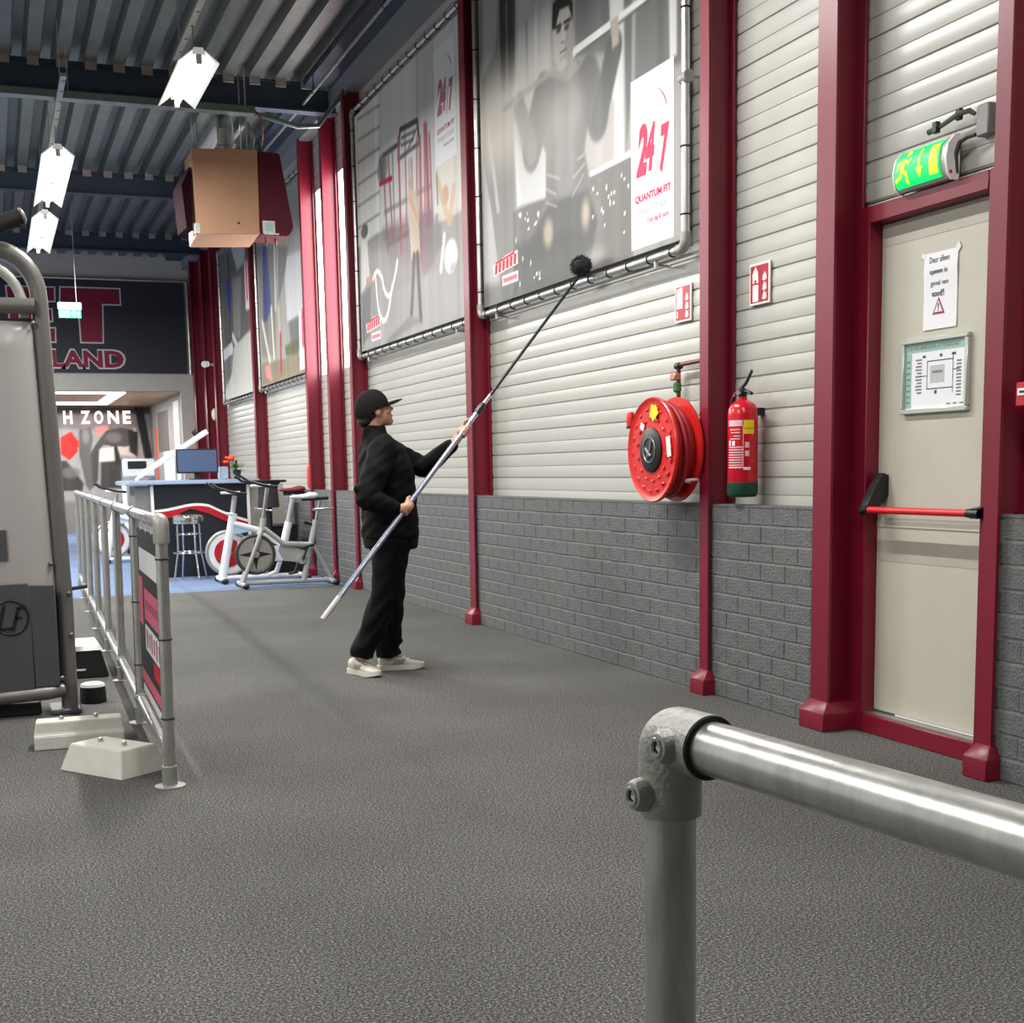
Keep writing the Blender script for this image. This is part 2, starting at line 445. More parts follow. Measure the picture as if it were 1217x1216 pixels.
# flat print artwork: shapes in metres on each sheet
PRINT_LIFTER=[
 ('p',[(0.08,4.82),(0.92,4.55),(0.8,2.22),(-0.08,2.31)],(0.43,0.42,0.41),0.1,0.8),
 ('p',[(0.29,4.93),(0.63,4.81),(0.54,4.32),(0.24,4.19)],(0.62,0.62,0.62),0.06,0.9),
 ('p',[(0.63,4.81),(0.94,4.71),(0.91,3.98),(0.64,3.98)],(0.18,0.18,0.18),0.03,0.95),
 ('l',[(0.77,4.57),(0.76,3.96)],(0.5,0.5,0.5),0.02,0.7,0.03),
 ('p',[(0.97,4.7),(1.59,4.49),(1.54,3.75),(0.96,3.82)],(0.72,0.72,0.72),0.08,0.95),
 ('l',[(1.14,4.31),(1.14,3.86)],(0.5,0.5,0.5),0.03,0.7,0.05),
 ('l',[(1.31,4.37),(1.29,3.79)],(0.82,0.82,0.82),0.02,0.9,0.05),
 ('p',[(1.95,4.42),(2.44,4.25),(2.52,3.74),(1.94,3.87)],(0.34,0.34,0.34),0.06,0.95),
 ('p',[(2.44,4.25),(2.64,4.18),(2.64,3.11),(2.5,3.04)],(0.74,0.74,0.74),0.04,0.95),
 ('p',[(2.65,4.18),(2.76,4.14),(2.74,3.47),(2.67,3.12)],(0.33,0.33,0.33),0.03,0.95),
 ('p',[(2.81,4.12),(3.35,4.02),(3.35,3.44),(2.78,3.48)],(0.33,0.33,0.33),0.05,0.95),
 ('p',[(3.2,3.9),(3.29,3.91),(3.29,3.5),(3.21,3.49)],(0.75,0.75,0.75),0.03,0.9),
 ('p',[(2.07,3.52),(2.52,3.45),(2.51,3.11),(2.1,3.12)],(0.62,0.6,0.58),0.05,0.9),
 ('p',[(2.1,3.12),(2.74,3.11),(2.75,2.48),(1.98,2.48)],(0.345,0.33,0.315),0.03,1),
 ('l',[(2.12,3.1),(2.74,3.1)],(0.75,0.75,0.75),0.012,0.95,0.04),
 ('p',[(0.83,3.11),(1.47,3.1),(1.41,2.4),(0.81,2.39)],(0.345,0.33,0.315),0.04,1),
 ('p',[(0.87,3.64),(1.18,3.34),(1.48,3.47),(1.44,3.09),(0.91,3.13)],(0.78,0.78,0.78),0.04,0.95),
 ('p',[(0.23,3.61),(0.4,3.17),(0.58,2.49),(0.21,2.44)],(0.68,0.68,0.68),0.04,0.9),
 ('p',[(0.17,2.67),(0.96,2.62),(0.95,2.38),(0.15,2.38)],(0.25,0.25,0.25),0.1,0.7),
 ('l',[(0.37,3.76),(0.53,3.18)],(0.8,0.8,0.8),0.03,0.6,0.06),
 ('e',[(0.68,3.81),(1.6,3.58),(0.7,4.12)],(0.8,0.77,0.72),0.4,0.85),
 ('p',[(1.47,3.86),(1.61,3.9),(1.99,3.84),(2.19,3.68),(2.21,3.51),(2.13,3.4),(2.06,3.26),(2.16,3.06),(2.33,2.86),(2.21,2.61),(2.03,2.46),(1.49,2.47),(0.85,2.51),(1.1,2.87),(1.44,3.09),(1.45,3.38),(1.31,3.6),(1.35,3.76)],(0.38,0.37,0.36),0.05,1),
 ('l',[(1.41,3.75),(1.2,3.48)],(0.36,0.36,0.36),0.05,1,0.34),
 ('l',[(1.2,3.46),(0.98,3.8)],(0.47,0.46,0.45),0.06,0.9,0.2),
 ('l',[(2.14,3.68),(2.28,3.42)],(0.33,0.33,0.33),0.05,1,0.3),
 ('l',[(2.29,3.4),(2.51,3.76)],(0.29,0.29,0.29),0.04,1,0.22),
 ('p',[(0.89,2.87),(1.98,2.8),(2.13,2.46),(1.56,2.46),(0.82,2.51)],(0.17,0.17,0.17),0.1,0.9),
 ('e',[(1.81,3.58),(2.07,3.56),(1.81,3.74)],(0.5,0.5,0.5),0.14,0.6),
 ('e',[(1.76,3.22),(1.92,3.21),(1.76,3.43)],(0.5,0.5,0.5),0.1,0.5),
 ('l',[(1.81,3.69),(1.78,3.21)],(0.36,0.36,0.36),0.05,0.5,0.03),
 ('p',[(1.55,3.85),(1.61,3.95),(1.88,3.91),(2.01,3.79),(1.83,3.75)],(0.53,0.52,0.51),0.05,1),
 ('e',[(1.74,4.06),(1.89,4.05),(1.75,4.28)],(0.68,0.66,0.64),0.03,1),
 ('p',[(1.84,4.15),(1.92,4.15),(1.91,3.92),(1.8,3.88),(1.78,3.96)],(0.49,0.48,0.47),0.03,0.7),
 ('p',[(1.58,4.15),(1.6,4.3),(1.75,4.33),(1.92,4.22),(1.92,4.1),(1.85,4.21),(1.71,4.23),(1.63,4.13)],(0.07,0.07,0.07),0.02,1),
 ('l',[(1.65,4.14),(1.73,4.13)],(0.12,0.12,0.12),0.012,0.9,0.025),
 ('l',[(1.78,4.13),(1.88,4.12)],(0.12,0.12,0.12),0.012,0.9,0.025),
 ('e',[(1.69,4.11),(1.73,4.1),(1.69,4.13)],(0.2,0.2,0.2),0.015,0.9),
 ('e',[(1.82,4.09),(1.86,4.09),(1.82,4.11)],(0.2,0.2,0.2),0.015,0.9),
 ('l',[(1.77,4.11),(1.75,4.03)],(0.78,0.78,0.78),0.015,0.8,0.012),
 ('l',[(1.73,4.02),(1.78,4.01)],(0.3,0.3,0.3),0.012,0.8,0.012),
 ('l',[(1.71,3.96),(1.81,3.96)],(0.22,0.22,0.22),0.012,0.9,0.014),
 ('l',[(1.72,3.92),(1.79,3.92)],(0.5,0.5,0.5),0.02,0.7,0.02),
 ('l',[(0.69,3.86),(1.64,3.89)],(0.6,0.6,0.6),0.03,0.8,0.05),
 ('l',[(1.94,3.9),(3.24,3.91)],(0.82,0.82,0.82),0.012,1,0.06),
 ('l',[(1.95,3.87),(3.24,3.89)],(0.3,0.3,0.3),0.01,1,0.02),
 ('p',[(2.46,3.93),(2.57,3.93),(2.58,3.77),(2.49,3.76)],(0.6,0.56,0.5),0.03,1),
 ('p',[(1.51,3.05),(2.12,3.01),(2.26,2.79),(2.13,2.52),(1.84,2.53),(1.8,2.78),(1.68,2.55),(1.03,2.53),(1.13,2.86)],(0.2,0.2,0.2),0.06,0.8),
 ('e',[(1.31,3.6),(2.0,3.48),(1.32,3.9)],(0.7,0.68,0.64),0.5,0.42),
 ('e',[(1.47,2.85),(1.55,2.85),(1.48,2.94)],(0.66,0.6,0.5),0.09,0.85),
 ('e',[(2.08,2.87),(2.14,2.87),(2.08,2.96)],(0.68,0.63,0.53),0.09,0.85),
 ('p',[(0.16,2.47),(1.98,2.48),(3.35,2.48),(3.35,2.41),(1.97,2.38),(0.15,2.34)],(0.22,0.22,0.22),0.12,0.6),
 ('l',[(1.47,3.24),(1.67,3.17)],(0.64,0.64,0.64),0.015,0.8,0.014),
 ('l',[(1.44,3.15),(1.61,3.08)],(0.64,0.64,0.64),0.015,0.8,0.014),
 ('l',[(1.44,3.06),(1.62,3.0)],(0.6,0.6,0.6),0.015,0.8,0.014),
 ('l',[(1.9,3.13),(2.07,3.18)],(0.62,0.62,0.62),0.015,0.8,0.014),
 ('l',[(1.88,3.02),(2.06,3.12)],(0.62,0.62,0.62),0.015,0.7,0.012),
 ('l',[(1.97,3.23),(2.06,3.24)],(0.62,0.62,0.62),0.015,0.8,0.014),
 ('e',[(2.21,2.58),(2.33,2.58),(2.21,2.63)],(0.62,0.62,0.62),0.12,0.6),
 ('e',[(0.97,3.06),(0.99,3.06),(0.97,3.08)],(0.9,0.9,0.9),0.006,0.95),
 ('e',[(1.06,3.02),(1.07,3.02),(1.06,3.03)],(0.9,0.9,0.9),0.006,0.95),
 ('e',[(0.88,2.9),(0.89,2.9),(0.88,2.92)],(0.9,0.9,0.9),0.006,0.95),
 ('e',[(1.31,2.6),(1.32,2.6),(1.31,2.62)],(0.9,0.9,0.9),0.006,0.95),
 ('e',[(1.24,2.95),(1.26,2.94),(1.24,2.96)],(0.9,0.9,0.9),0.006,0.95),
 ('e',[(1.12,2.94),(1.14,2.93),(1.13,2.95)],(0.9,0.9,0.9),0.006,0.95),
 ('e',[(0.94,3.07),(0.95,3.06),(0.94,3.08)],(0.9,0.9,0.9),0.006,0.95),
 ('e',[(0.94,2.58),(0.95,2.58),(0.94,2.6)],(0.9,0.9,0.9),0.006,0.95),
 ('e',[(1.26,2.61),(1.28,2.61),(1.26,2.62)],(0.9,0.9,0.9),0.006,0.95),
 ('e',[(1.26,2.96),(1.28,2.96),(1.26,2.97)],(0.9,0.9,0.9),0.006,0.95),
 ('e',[(1.0,2.75),(1.01,2.75),(1.0,2.77)],(0.9,0.9,0.9),0.006,0.95),
 ('e',[(1.21,2.59),(1.22,2.58),(1.21,2.6)],(0.9,0.9,0.9),0.006,0.95),
 ('e',[(1.3,3.01),(1.32,3.01),(1.3,3.03)],(0.9,0.9,0.9),0.006,0.95),
 ('e',[(1.15,2.7),(1.16,2.7),(1.15,2.72)],(0.9,0.9,0.9),0.006,0.95),
 ('e',[(1.11,3.0),(1.13,2.99),(1.11,3.01)],(0.9,0.9,0.9),0.006,0.95),
 ('e',[(1.1,3.05),(1.11,3.05),(1.1,3.06)],(0.9,0.9,0.9),0.006,0.95),
 ('e',[(1.31,2.57),(1.33,2.56),(1.31,2.58)],(0.9,0.9,0.9),0.006,0.95),
 ('e',[(2.46,2.92),(2.47,2.92),(2.46,2.93)],(0.9,0.9,0.9),0.006,0.95),
 ('e',[(2.64,2.77),(2.65,2.77),(2.64,2.78)],(0.9,0.9,0.9),0.006,0.95),
 ('e',[(2.63,2.66),(2.64,2.65),(2.63,2.67)],(0.9,0.9,0.9),0.006,0.95),
 ('e',[(2.44,2.87),(2.45,2.87),(2.44,2.89)],(0.9,0.9,0.9),0.006,0.95),
 ('e',[(2.49,2.86),(2.5,2.86),(2.49,2.87)],(0.9,0.9,0.9),0.006,0.95),
 ('e',[(2.26,2.96),(2.27,2.95),(2.26,2.97)],(0.9,0.9,0.9),0.006,0.95),
 ('e',[(2.6,3.0),(2.61,3.0),(2.6,3.01)],(0.9,0.9,0.9),0.006,0.95),
 ('e',[(2.19,2.83),(2.2,2.83),(2.19,2.84)],(0.9,0.9,0.9),0.006,0.95),
 ('e',[(2.32,2.85),(2.33,2.84),(2.32,2.86)],(0.9,0.9,0.9),0.006,0.95),
 ('e',[(2.42,2.91),(2.43,2.91),(2.42,2.92)],(0.9,0.9,0.9),0.006,0.95),
 ('e',[(2.69,2.92),(2.7,2.92),(2.69,2.93)],(0.9,0.9,0.9),0.006,0.95),
 ('e',[(2.39,2.97),(2.4,2.97),(2.39,2.99)],(0.9,0.9,0.9),0.006,0.95),
 ('e',[(2.5,2.92),(2.51,2.92),(2.5,2.93)],(0.9,0.9,0.9),0.006,0.95),
 ('e',[(2.36,2.75),(2.37,2.74),(2.36,2.76)],(0.9,0.9,0.9),0.006,0.95),
 ('e',[(2.34,2.83),(2.35,2.83),(2.34,2.84)],(0.9,0.9,0.9),0.006,0.95),
 ('e',[(2.64,2.97),(2.65,2.96),(2.64,2.98)],(0.9,0.9,0.9),0.006,0.95),
 ('e',[(2.2,3.0),(2.21,3.0),(2.2,3.01)],(0.9,0.9,0.9),0.006,0.95),
]
PRINT_RIG=[
 ('p',[(-0.78,2.56),(0.27,3.64),(3.89,3.32),(3.81,2.1)],(0.51,0.5,0.49),0.05,1),
 ('p',[(0.23,5.09),(1.28,5.0),(1.11,3.57),(0.08,3.53)],(0.8,0.82,0.78),0.04,1),
 ('l',[(1.28,5.0),(1.11,3.6)],(0.55,0.55,0.55),0.02,0.6,0.03),
 ('l',[(0.45,4.77),(1.24,4.71)],(0.45,0.45,0.45),0.02,0.8,0.03),
 ('l',[(0.42,4.57),(1.22,4.52)],(0.45,0.45,0.45),0.02,0.8,0.03),
 ('l',[(0.39,4.36),(1.2,4.33)],(0.45,0.45,0.45),0.02,0.8,0.03),
 ('l',[(0.37,4.15),(1.17,4.13)],(0.45,0.45,0.45),0.02,0.8,0.03),
 ('l',[(0.34,3.94),(1.15,3.93)],(0.45,0.45,0.45),0.02,0.8,0.03),
 ('l',[(0.31,3.73),(1.13,3.73)],(0.45,0.45,0.45),0.02,0.8,0.03),
 ('l',[(0.28,3.51),(1.1,3.53)],(0.45,0.45,0.45),0.02,0.8,0.03),
 ('l',[(0.68,4.85),(0.59,3.57)],(0.66,0.66,0.66),0.02,0.5,0.02),
 ('l',[(0.98,4.77),(0.89,3.52)],(0.66,0.66,0.66),0.02,0.5,0.02),
 ('p',[(2.39,5.01),(2.9,4.99),(2.81,3.38),(2.29,3.44)],(0.66,0.66,0.66),0.03,0.8),
 ('l',[(2.44,5.0),(2.32,3.47)],(0.58,0.58,0.58),0.02,0.7,0.02),
 ('p',[(2.89,3.81),(3.49,3.78),(3.49,3.32),(2.9,3.33)],(0.78,0.75,0.7),0.04,0.8),
 ('l',[(1.3,4.19),(1.37,3.33)],(0.5,0.3,0.33),0.03,0.8,0.05),
 ('l',[(1.61,4.22),(1.62,3.25)],(0.35,0.35,0.35),0.03,0.7,0.04),
 ('l',[(2.02,4.26),(1.99,3.23)],(0.6,0.35,0.37),0.03,0.8,0.05),
 ('l',[(2.12,4.01),(2.07,3.22)],(0.4,0.4,0.4),0.03,0.6,0.04),
 ('l',[(2.36,4.14),(2.29,3.18)],(0.62,0.36,0.38),0.03,0.8,0.05),
 ('l',[(2.58,4.21),(2.53,3.15)],(0.6,0.3,0.33),0.03,0.9,0.05),
 ('l',[(2.71,4.09),(2.75,3.18)],(0.5,0.28,0.32),0.03,0.8,0.05),
 ('l',[(1.3,3.71),(2.7,3.67)],(0.38,0.38,0.38),0.03,0.6,0.05),
 ('l',[(1.38,3.39),(2.39,3.4)],(0.3,0.3,0.3),0.03,0.7,0.05),
 ('p',[(1.2,3.59),(2.75,3.53),(2.82,2.96),(1.56,2.95)],(0.45,0.38,0.42),0.1,0.5),
 ('l',[(1.87,4.33),(2.37,4.29)],(0.2,0.2,0.2),0.02,1,0.05),
 ('l',[(1.87,4.33),(1.79,4.1)],(0.25,0.25,0.25),0.02,1,0.05),
 ('l',[(2.39,4.29),(2.43,4.09)],(0.2,0.2,0.2),0.02,1,0.05),
 ('l',[(2.43,4.09),(1.79,4.09)],(0.3,0.3,0.3),0.02,1,0.04),
 ('l',[(1.91,4.25),(2.31,4.22)],(0.3,0.3,0.3),0.02,0.9,0.03),
 ('l',[(1.9,4.19),(2.26,4.16)],(0.3,0.3,0.3),0.02,0.9,0.03),
 ('l',[(2.05,4.09),(2.37,4.23)],(0.3,0.3,0.3),0.02,0.9,0.03),
 ('e',[(1.26,4.12),(1.43,4.1),(1.28,4.25)],(0.35,0.35,0.35),0.05,0.7),
 ('l',[(1.3,4.23),(1.85,4.22)],(0.28,0.28,0.28),0.02,1,0.05),
 ('l',[(1.21,4.21),(1.25,4.01)],(0.25,0.25,0.25),0.02,1,0.05),
 ('l',[(1.81,4.27),(1.81,3.26)],(0.55,0.28,0.3),0.03,0.9,0.06),
 ('l',[(1.47,4.2),(1.55,3.38)],(0.55,0.32,0.34),0.03,0.8,0.05),
 ('l',[(2.45,4.12),(2.41,3.16)],(0.6,0.3,0.32),0.03,0.9,0.07),
 ('l',[(2.62,4.18),(2.65,3.13)],(0.55,0.25,0.28),0.03,0.9,0.08),
 ('l',[(2.19,4.0),(2.18,3.27)],(0.6,0.4,0.4),0.03,0.7,0.06),
 ('l',[(1.16,4.0),(1.56,3.97)],(0.6,0.12,0.18),0.02,1,0.05),
 ('p',[(2.39,3.49),(2.73,3.47),(2.78,3.04),(2.47,2.95),(2.36,3.1)],(0.42,0.33,0.37),0.05,0.9),
 ('p',[(2.02,3.74),(2.32,3.72),(2.37,3.17),(2.11,3.14)],(0.72,0.66,0.58),0.04,0.9),
 ('e',[(2.15,3.81),(2.23,3.8),(2.15,3.85)],(0.7,0.55,0.42),0.03,1),
 ('l',[(2.11,3.69),(2.34,3.45)],(0.72,0.55,0.42),0.02,0.9,0.06),
 ('l',[(2.19,3.16),(2.07,2.68)],(0.2,0.2,0.2),0.03,0.9,0.09),
 ('l',[(2.29,3.16),(2.34,2.6)],(0.2,0.2,0.2),0.03,0.9,0.09),
 ('p',[(1.23,2.51),(2.01,2.66),(2.39,2.58),(1.79,2.53),(1.28,2.45)],(0.36,0.36,0.36),0.05,0.8),
 ('e',[(0.56,3.66),(0.69,3.65),(0.57,3.73)],(0.15,0.15,0.15),0.03,1),
 ('p',[(0.39,3.56),(0.65,3.56),(0.7,3.18),(0.36,3.06)],(0.85,0.84,0.82),0.03,1),
 ('p',[(0.42,3.05),(0.75,3.11),(0.63,2.61),(0.36,2.55)],(0.32,0.32,0.32),0.05,0.9),
 ('l',[(0.6,3.16),(0.82,3.17)],(0.7,0.5,0.4),0.02,0.9,0.08),
 ('e',[(3.2,3.01),(3.37,3.01),(3.21,3.15)],(0.78,0.78,0.78),0.03,1),
 ('e',[(3.26,2.91),(3.36,2.92),(3.26,2.95)],(0.4,0.4,0.4),0.05,0.5),
 ('l',[(2.93,2.94),(3.04,3.2)],(0.85,0.85,0.85),0.02,0.9,0.07),
 ('e',[(3.09,3.52),(3.18,3.52),(3.1,3.6)],(0.7,0.5,0.4),0.04,0.9),
 ('l',[(2.9,3.67),(3.16,3.31)],(0.72,0.58,0.46),0.04,0.7,0.1),
 ('l',[(3.3,3.53),(3.2,3.3)],(0.72,0.58,0.46),0.04,0.7,0.1),
 ('l',[(2.88,3.73),(2.89,3.5)],(0.4,0.4,0.4),0.03,0.7,0.05),
 ('p',[(2.57,3.32),(2.96,3.34),(2.99,3.14),(2.59,2.99)],(0.4,0.4,0.4),0.05,0.7),
 ('l',[(0.82,3.15),(0.88,3.19)],(0.9,0.9,0.9),0.015,1,0.05),
 ('l',[(0.88,3.19),(0.98,3.21)],(0.9,0.9,0.9),0.015,1,0.05),
 ('l',[(0.98,3.21),(1.06,3.18)],(0.9,0.9,0.9),0.015,1,0.05),
 ('l',[(1.06,3.18),(1.15,3.11)],(0.9,0.9,0.9),0.015,1,0.05),
 ('l',[(1.15,3.11),(1.18,3.03)],(0.9,0.9,0.9),0.015,1,0.05),
 ('l',[(1.18,3.03),(1.25,2.96)],(0.9,0.9,0.9),0.015,1,0.05),
 ('l',[(1.25,2.96),(1.33,2.92)],(0.9,0.9,0.9),0.015,1,0.05),
 ('l',[(1.33,2.92),(1.42,2.93)],(0.9,0.9,0.9),0.015,1,0.05),
 ('l',[(1.42,2.93),(1.48,2.98)],(0.9,0.9,0.9),0.015,1,0.05),
 ('l',[(1.48,2.98),(1.56,3.06)],(0.9,0.9,0.9),0.015,1,0.05),
 ('l',[(1.56,3.06),(1.63,3.14)],(0.9,0.9,0.9),0.015,1,0.05),
 ('l',[(1.63,3.14),(1.67,3.2)],(0.9,0.9,0.9),0.015,1,0.05),
 ('l',[(0.91,3.17),(0.93,3.06)],(0.9,0.9,0.9),0.015,1,0.05),
 ('l',[(0.93,3.06),(0.95,2.95)],(0.9,0.9,0.9),0.015,1,0.05),
 ('l',[(0.95,2.95),(0.99,2.83)],(0.9,0.9,0.9),0.015,1,0.05),
 ('l',[(0.99,2.83),(1.06,2.75)],(0.9,0.9,0.9),0.015,1,0.05),
 ('l',[(1.06,2.75),(1.13,2.71)],(0.9,0.9,0.9),0.015,1,0.05),
 ('l',[(1.13,2.71),(1.22,2.71)],(0.9,0.9,0.9),0.015,1,0.05),
 ('l',[(1.22,2.71),(1.3,2.76)],(0.9,0.9,0.9),0.015,1,0.05),
 ('l',[(1.3,2.76),(1.38,2.85)],(0.9,0.9,0.9),0.015,1,0.05),
 ('l',[(1.38,2.85),(1.43,2.93)],(0.9,0.9,0.9),0.015,1,0.05),
 ('l',[(1.43,2.93),(1.48,3.0)],(0.9,0.9,0.9),0.015,1,0.05),
]
PRINT_RUN=[
 ('p',[(0.16,4.45),(1.65,4.21),(1.36,2.83),(0.45,2.87)],(0.44,0.42,0.4),0.1,0.9),
 ('p',[(0.78,4.35),(1.08,4.3),(1.2,3.46),(0.86,3.33),(0.61,3.35)],(0.2,0.24,0.42),0.06,0.95),
 ('l',[(1.56,4.23),(1.48,3.43)],(0.8,0.8,0.8),0.05,0.9,0.08),
 ('p',[(1.83,4.18),(2.44,4.09),(2.15,3.75),(1.68,3.48)],(0.4,0.38,0.36),0.06,0.9),
 ('p',[(2.33,3.98),(3.4,3.92),(3.26,3.15),(2.17,3.18),(2.11,3.74)],(0.72,0.72,0.72),0.06,0.95),
 ('p',[(2.26,3.17),(3.27,3.2),(3.19,2.78),(2.35,2.75)],(0.34,0.34,0.34),0.06,0.9),
 ('p',[(1.98,2.89),(2.81,2.92),(2.77,2.71),(2.0,2.76)],(0.3,0.3,0.2),0.08,0.9),
 ('p',[(0.38,2.79),(3.18,2.69),(3.21,2.39),(0.36,2.49)],(0.46,0.41,0.33),0.04,1),
 ('l',[(0.55,3.34),(0.95,2.79)],(0.85,0.82,0.72),0.05,0.9,0.1),
 ('l',[(1.2,3.46),(1.26,2.82)],(0.85,0.82,0.72),0.05,0.9,0.1),
 ('l',[(1.67,3.41),(1.73,2.8)],(0.7,0.66,0.5),0.05,0.9,0.1),
 ('l',[(1.74,3.06),(1.69,2.59)],(0.6,0.1,0.14),0.04,0.9,0.1),
 ('p',[(0.57,2.74),(0.94,2.74),(1.04,2.51),(0.7,2.57)],(0.85,0.5,0.48),0.04,0.8),
 ('p',[(2.87,3.21),(3.31,3.2),(3.19,2.53),(2.82,2.52)],(0.9,0.86,0.87),0.03,0.95),
 ('l',[(3.07,3.19),(3.04,2.83)],(0.75,0.15,0.25),0.03,0.8,0.12),
]
PRINT_STREET=[
 ('p',[(-0.09,4.83),(3.01,4.6),(2.77,3.15),(0.02,3.22)],(0.31,0.3,0.29),0.1,1),
 ('p',[(1.45,4.75),(2.66,4.58),(2.5,4.35),(1.91,4.31)],(0.68,0.68,0.68),0.06,0.9),
 ('p',[(0.92,4.32),(1.19,4.3),(1.22,3.92),(1.09,3.71),(0.94,3.91)],(0.1,0.16,0.5),0.05,1),
 ('l',[(1.15,4.64),(1.16,4.31)],(0.1,0.1,0.1),0.05,0.9,0.1),
 ('l',[(1.07,3.71),(0.86,2.73)],(0.12,0.12,0.12),0.05,0.9,0.08),
 ('p',[(1.45,4.27),(2.19,4.19),(1.96,3.31),(1.33,3.37)],(0.48,0.46,0.44),0.08,0.8),
 ('p',[(-0.07,3.18),(0.88,3.21),(1.02,2.72),(0.03,2.74)],(0.34,0.34,0.34),0.05,0.9),
 ('l',[(-0.07,3.15),(1.16,3.23)],(0.82,0.82,0.82),0.04,0.95,0.18),
 ('l',[(1.28,3.4),(1.62,3.21)],(0.85,0.85,0.85),0.04,0.9,0.12),
 ('p',[(1.29,3.22),(2.82,3.35),(2.76,2.41),(-0.05,2.47),(1.06,2.85)],(0.72,0.72,0.68),0.06,0.95),
 ('p',[(2.5,4.35),(2.95,4.34),(2.83,3.64),(2.48,3.66)],(0.9,0.82,0.84),0.03,0.95),
 ('l',[(2.64,4.29),(2.64,3.83)],(0.75,0.15,0.25),0.04,0.8,0.12),
]
PRINT_STRETCH=[
 ('p',[(1.11,2.34),(3.4,2.24),(3.31,0.65),(1.01,0.71)],(0.64,0.62,0.6),0.1,0.9),
 ('p',[(1.14,2.8),(3.43,2.8),(3.42,2.65),(1.13,2.65)],(0.17,0.16,0.15),0.1,0.9),
 ('p',[(2.59,2.24),(3.11,2.33),(3.08,1.68),(2.65,1.74)],(0.85,0.78,0.74),0.05,0.9),
 ('l',[(3.2,2.77),(3.34,1.7)],(0.1,0.1,0.1),0.04,1,0.18),
 ('l',[(2.6,1.89),(2.67,1.56)],(0.15,0.15,0.15),0.04,1,0.15),
 ('p',[(2.2,2.36),(2.51,2.39),(2.51,2.24),(2.25,2.16)],(0.9,0.55,0.52),0.05,0.9),
 ('p',[(2.28,1.86),(2.6,1.92),(2.61,1.59),(2.24,1.57)],(0.92,0.85,0.8),0.05,1),
 ('p',[(1.47,2.13),(1.7,2.26),(1.85,2.03),(1.81,1.81),(1.62,1.61),(1.46,1.75)],(0.86,0.16,0.12),0.02,1),
 ('p',[(1.06,1.59),(1.56,1.61),(1.9,1.1),(1.86,0.93),(1.02,0.95)],(0.25,0.24,0.23),0.05,1),
 ('e',[(1.63,1.34),(1.83,1.34),(1.64,1.46)],(0.44,0.42,0.4),0.08,0.8),
 ('p',[(1.87,2.3),(2.12,2.36),(2.16,2.1),(2.08,1.75),(2.13,1.1),(2.03,0.92),(1.95,1.04),(1.84,1.75)],(0.375,0.36,0.345),0.04,1),
 ('e',[(2.0,2.16),(2.08,2.16),(2.02,2.33)],(0.57,0.55,0.53),0.08,0.8),
 ('p',[(2.08,1.75),(2.29,1.98),(2.21,1.16),(2.09,0.98)],(0.27,0.26,0.25),0.05,1),
 ('p',[(2.27,2.04),(2.45,2.27),(2.74,2.33),(3.03,2.3),(3.15,2.12),(3.09,1.97),(2.83,1.9),(2.6,1.93),(2.38,1.95),(2.16,1.75),(2.08,1.78)],(0.315,0.3,0.285),0.03,1),
 ('e',[(2.61,2.12),(2.78,2.09),(2.62,2.24)],(0.52,0.5,0.48),0.08,0.7),
 ('p',[(2.94,2.27),(3.14,2.24),(3.11,1.67),(2.94,1.79)],(0.15,0.14,0.13),0.04,1),
 ('p',[(2.3,1.57),(2.75,1.59),(2.72,0.97),(2.26,0.98)],(0.21,0.2,0.19),0.06,0.9),
]

# ================================================================== THE SETTING
XF, XB, XC = 3.57, 3.60, 3.745      # column flange face, brick face, cladding face
CARPET = carpet_mat('grey_carpet', rgb(40, 40, 39), rgb(84, 83, 81), rgb(172, 171, 166))
BLUEC = carpet_mat('blue_carpet', rgb(72, 86, 112), rgb(104, 122, 152), rgb(146, 162, 188))
bm = NB(); box(bm, -9, 3.95, -4, 14.15, -.12, 0); struct('floor', bm, CARPET, 'speckled grey carpet floor of the walkway')
bm = NB(); box(bm, -9, 3.95, 14.15, 31.1, -.12, 0); struct('floor_blue', bm, BLUEC, 'blue carpet floor around the reception desk')

# ---- right wall: backing shell with the door opening left free
wall = sempty('wall_right', 'long hall wall of cream metal cladding above a grey brick plinth')
BACK = mat('wall_backing', rgb(120, 118, 112), .8, var=.05)
def part(name, m, parent, *boxes, bev=0):
    bm = NB()
    for b in boxes: box(bm, *b, bev=bev)
    return obj(name, bm, m, parent)
DY0, DY1 = 4.20, 5.02      # door frame opening in the wall
part('backing', BACK, wall, (3.80, 3.95, -4, DY0, 0, 5.5), (3.80, 3.95, DY1, 13.62, 0, 5.5), (3.80, 3.95, DY0, DY1, 2.36, 5.5),
     (3.80, 3.95, 13.62, 15.56, 0, 2.33), (3.80, 3.95, 13.62, 15.56, 4.56, 5.5), (3.80, 3.95, 15.56, 31.1, 0, 5.5), (3.80, 3.95, 14.47, 14.57, 2.33, 4.56))
PROF = [(0, .010), (.004, .010), (.006, .001), (.045, -.004), (.082, .001), (.0835, .0045), (.0865, .0045), (.088, .0005), (.120, -.004), (.171, .001), (.1725, .010), (.175, .010)]
COURSE = .175
def plank_mesh(L):
    bm = NB()
    poly = [(XC + dx, dz) for dz, dx in PROF] + [(3.80, .175), (3.80, 0)]
    prism(bm, poly, 0, L, lambda p, t: (p[0], t, p[1]))
    return finish(bm, 'plank', 25)
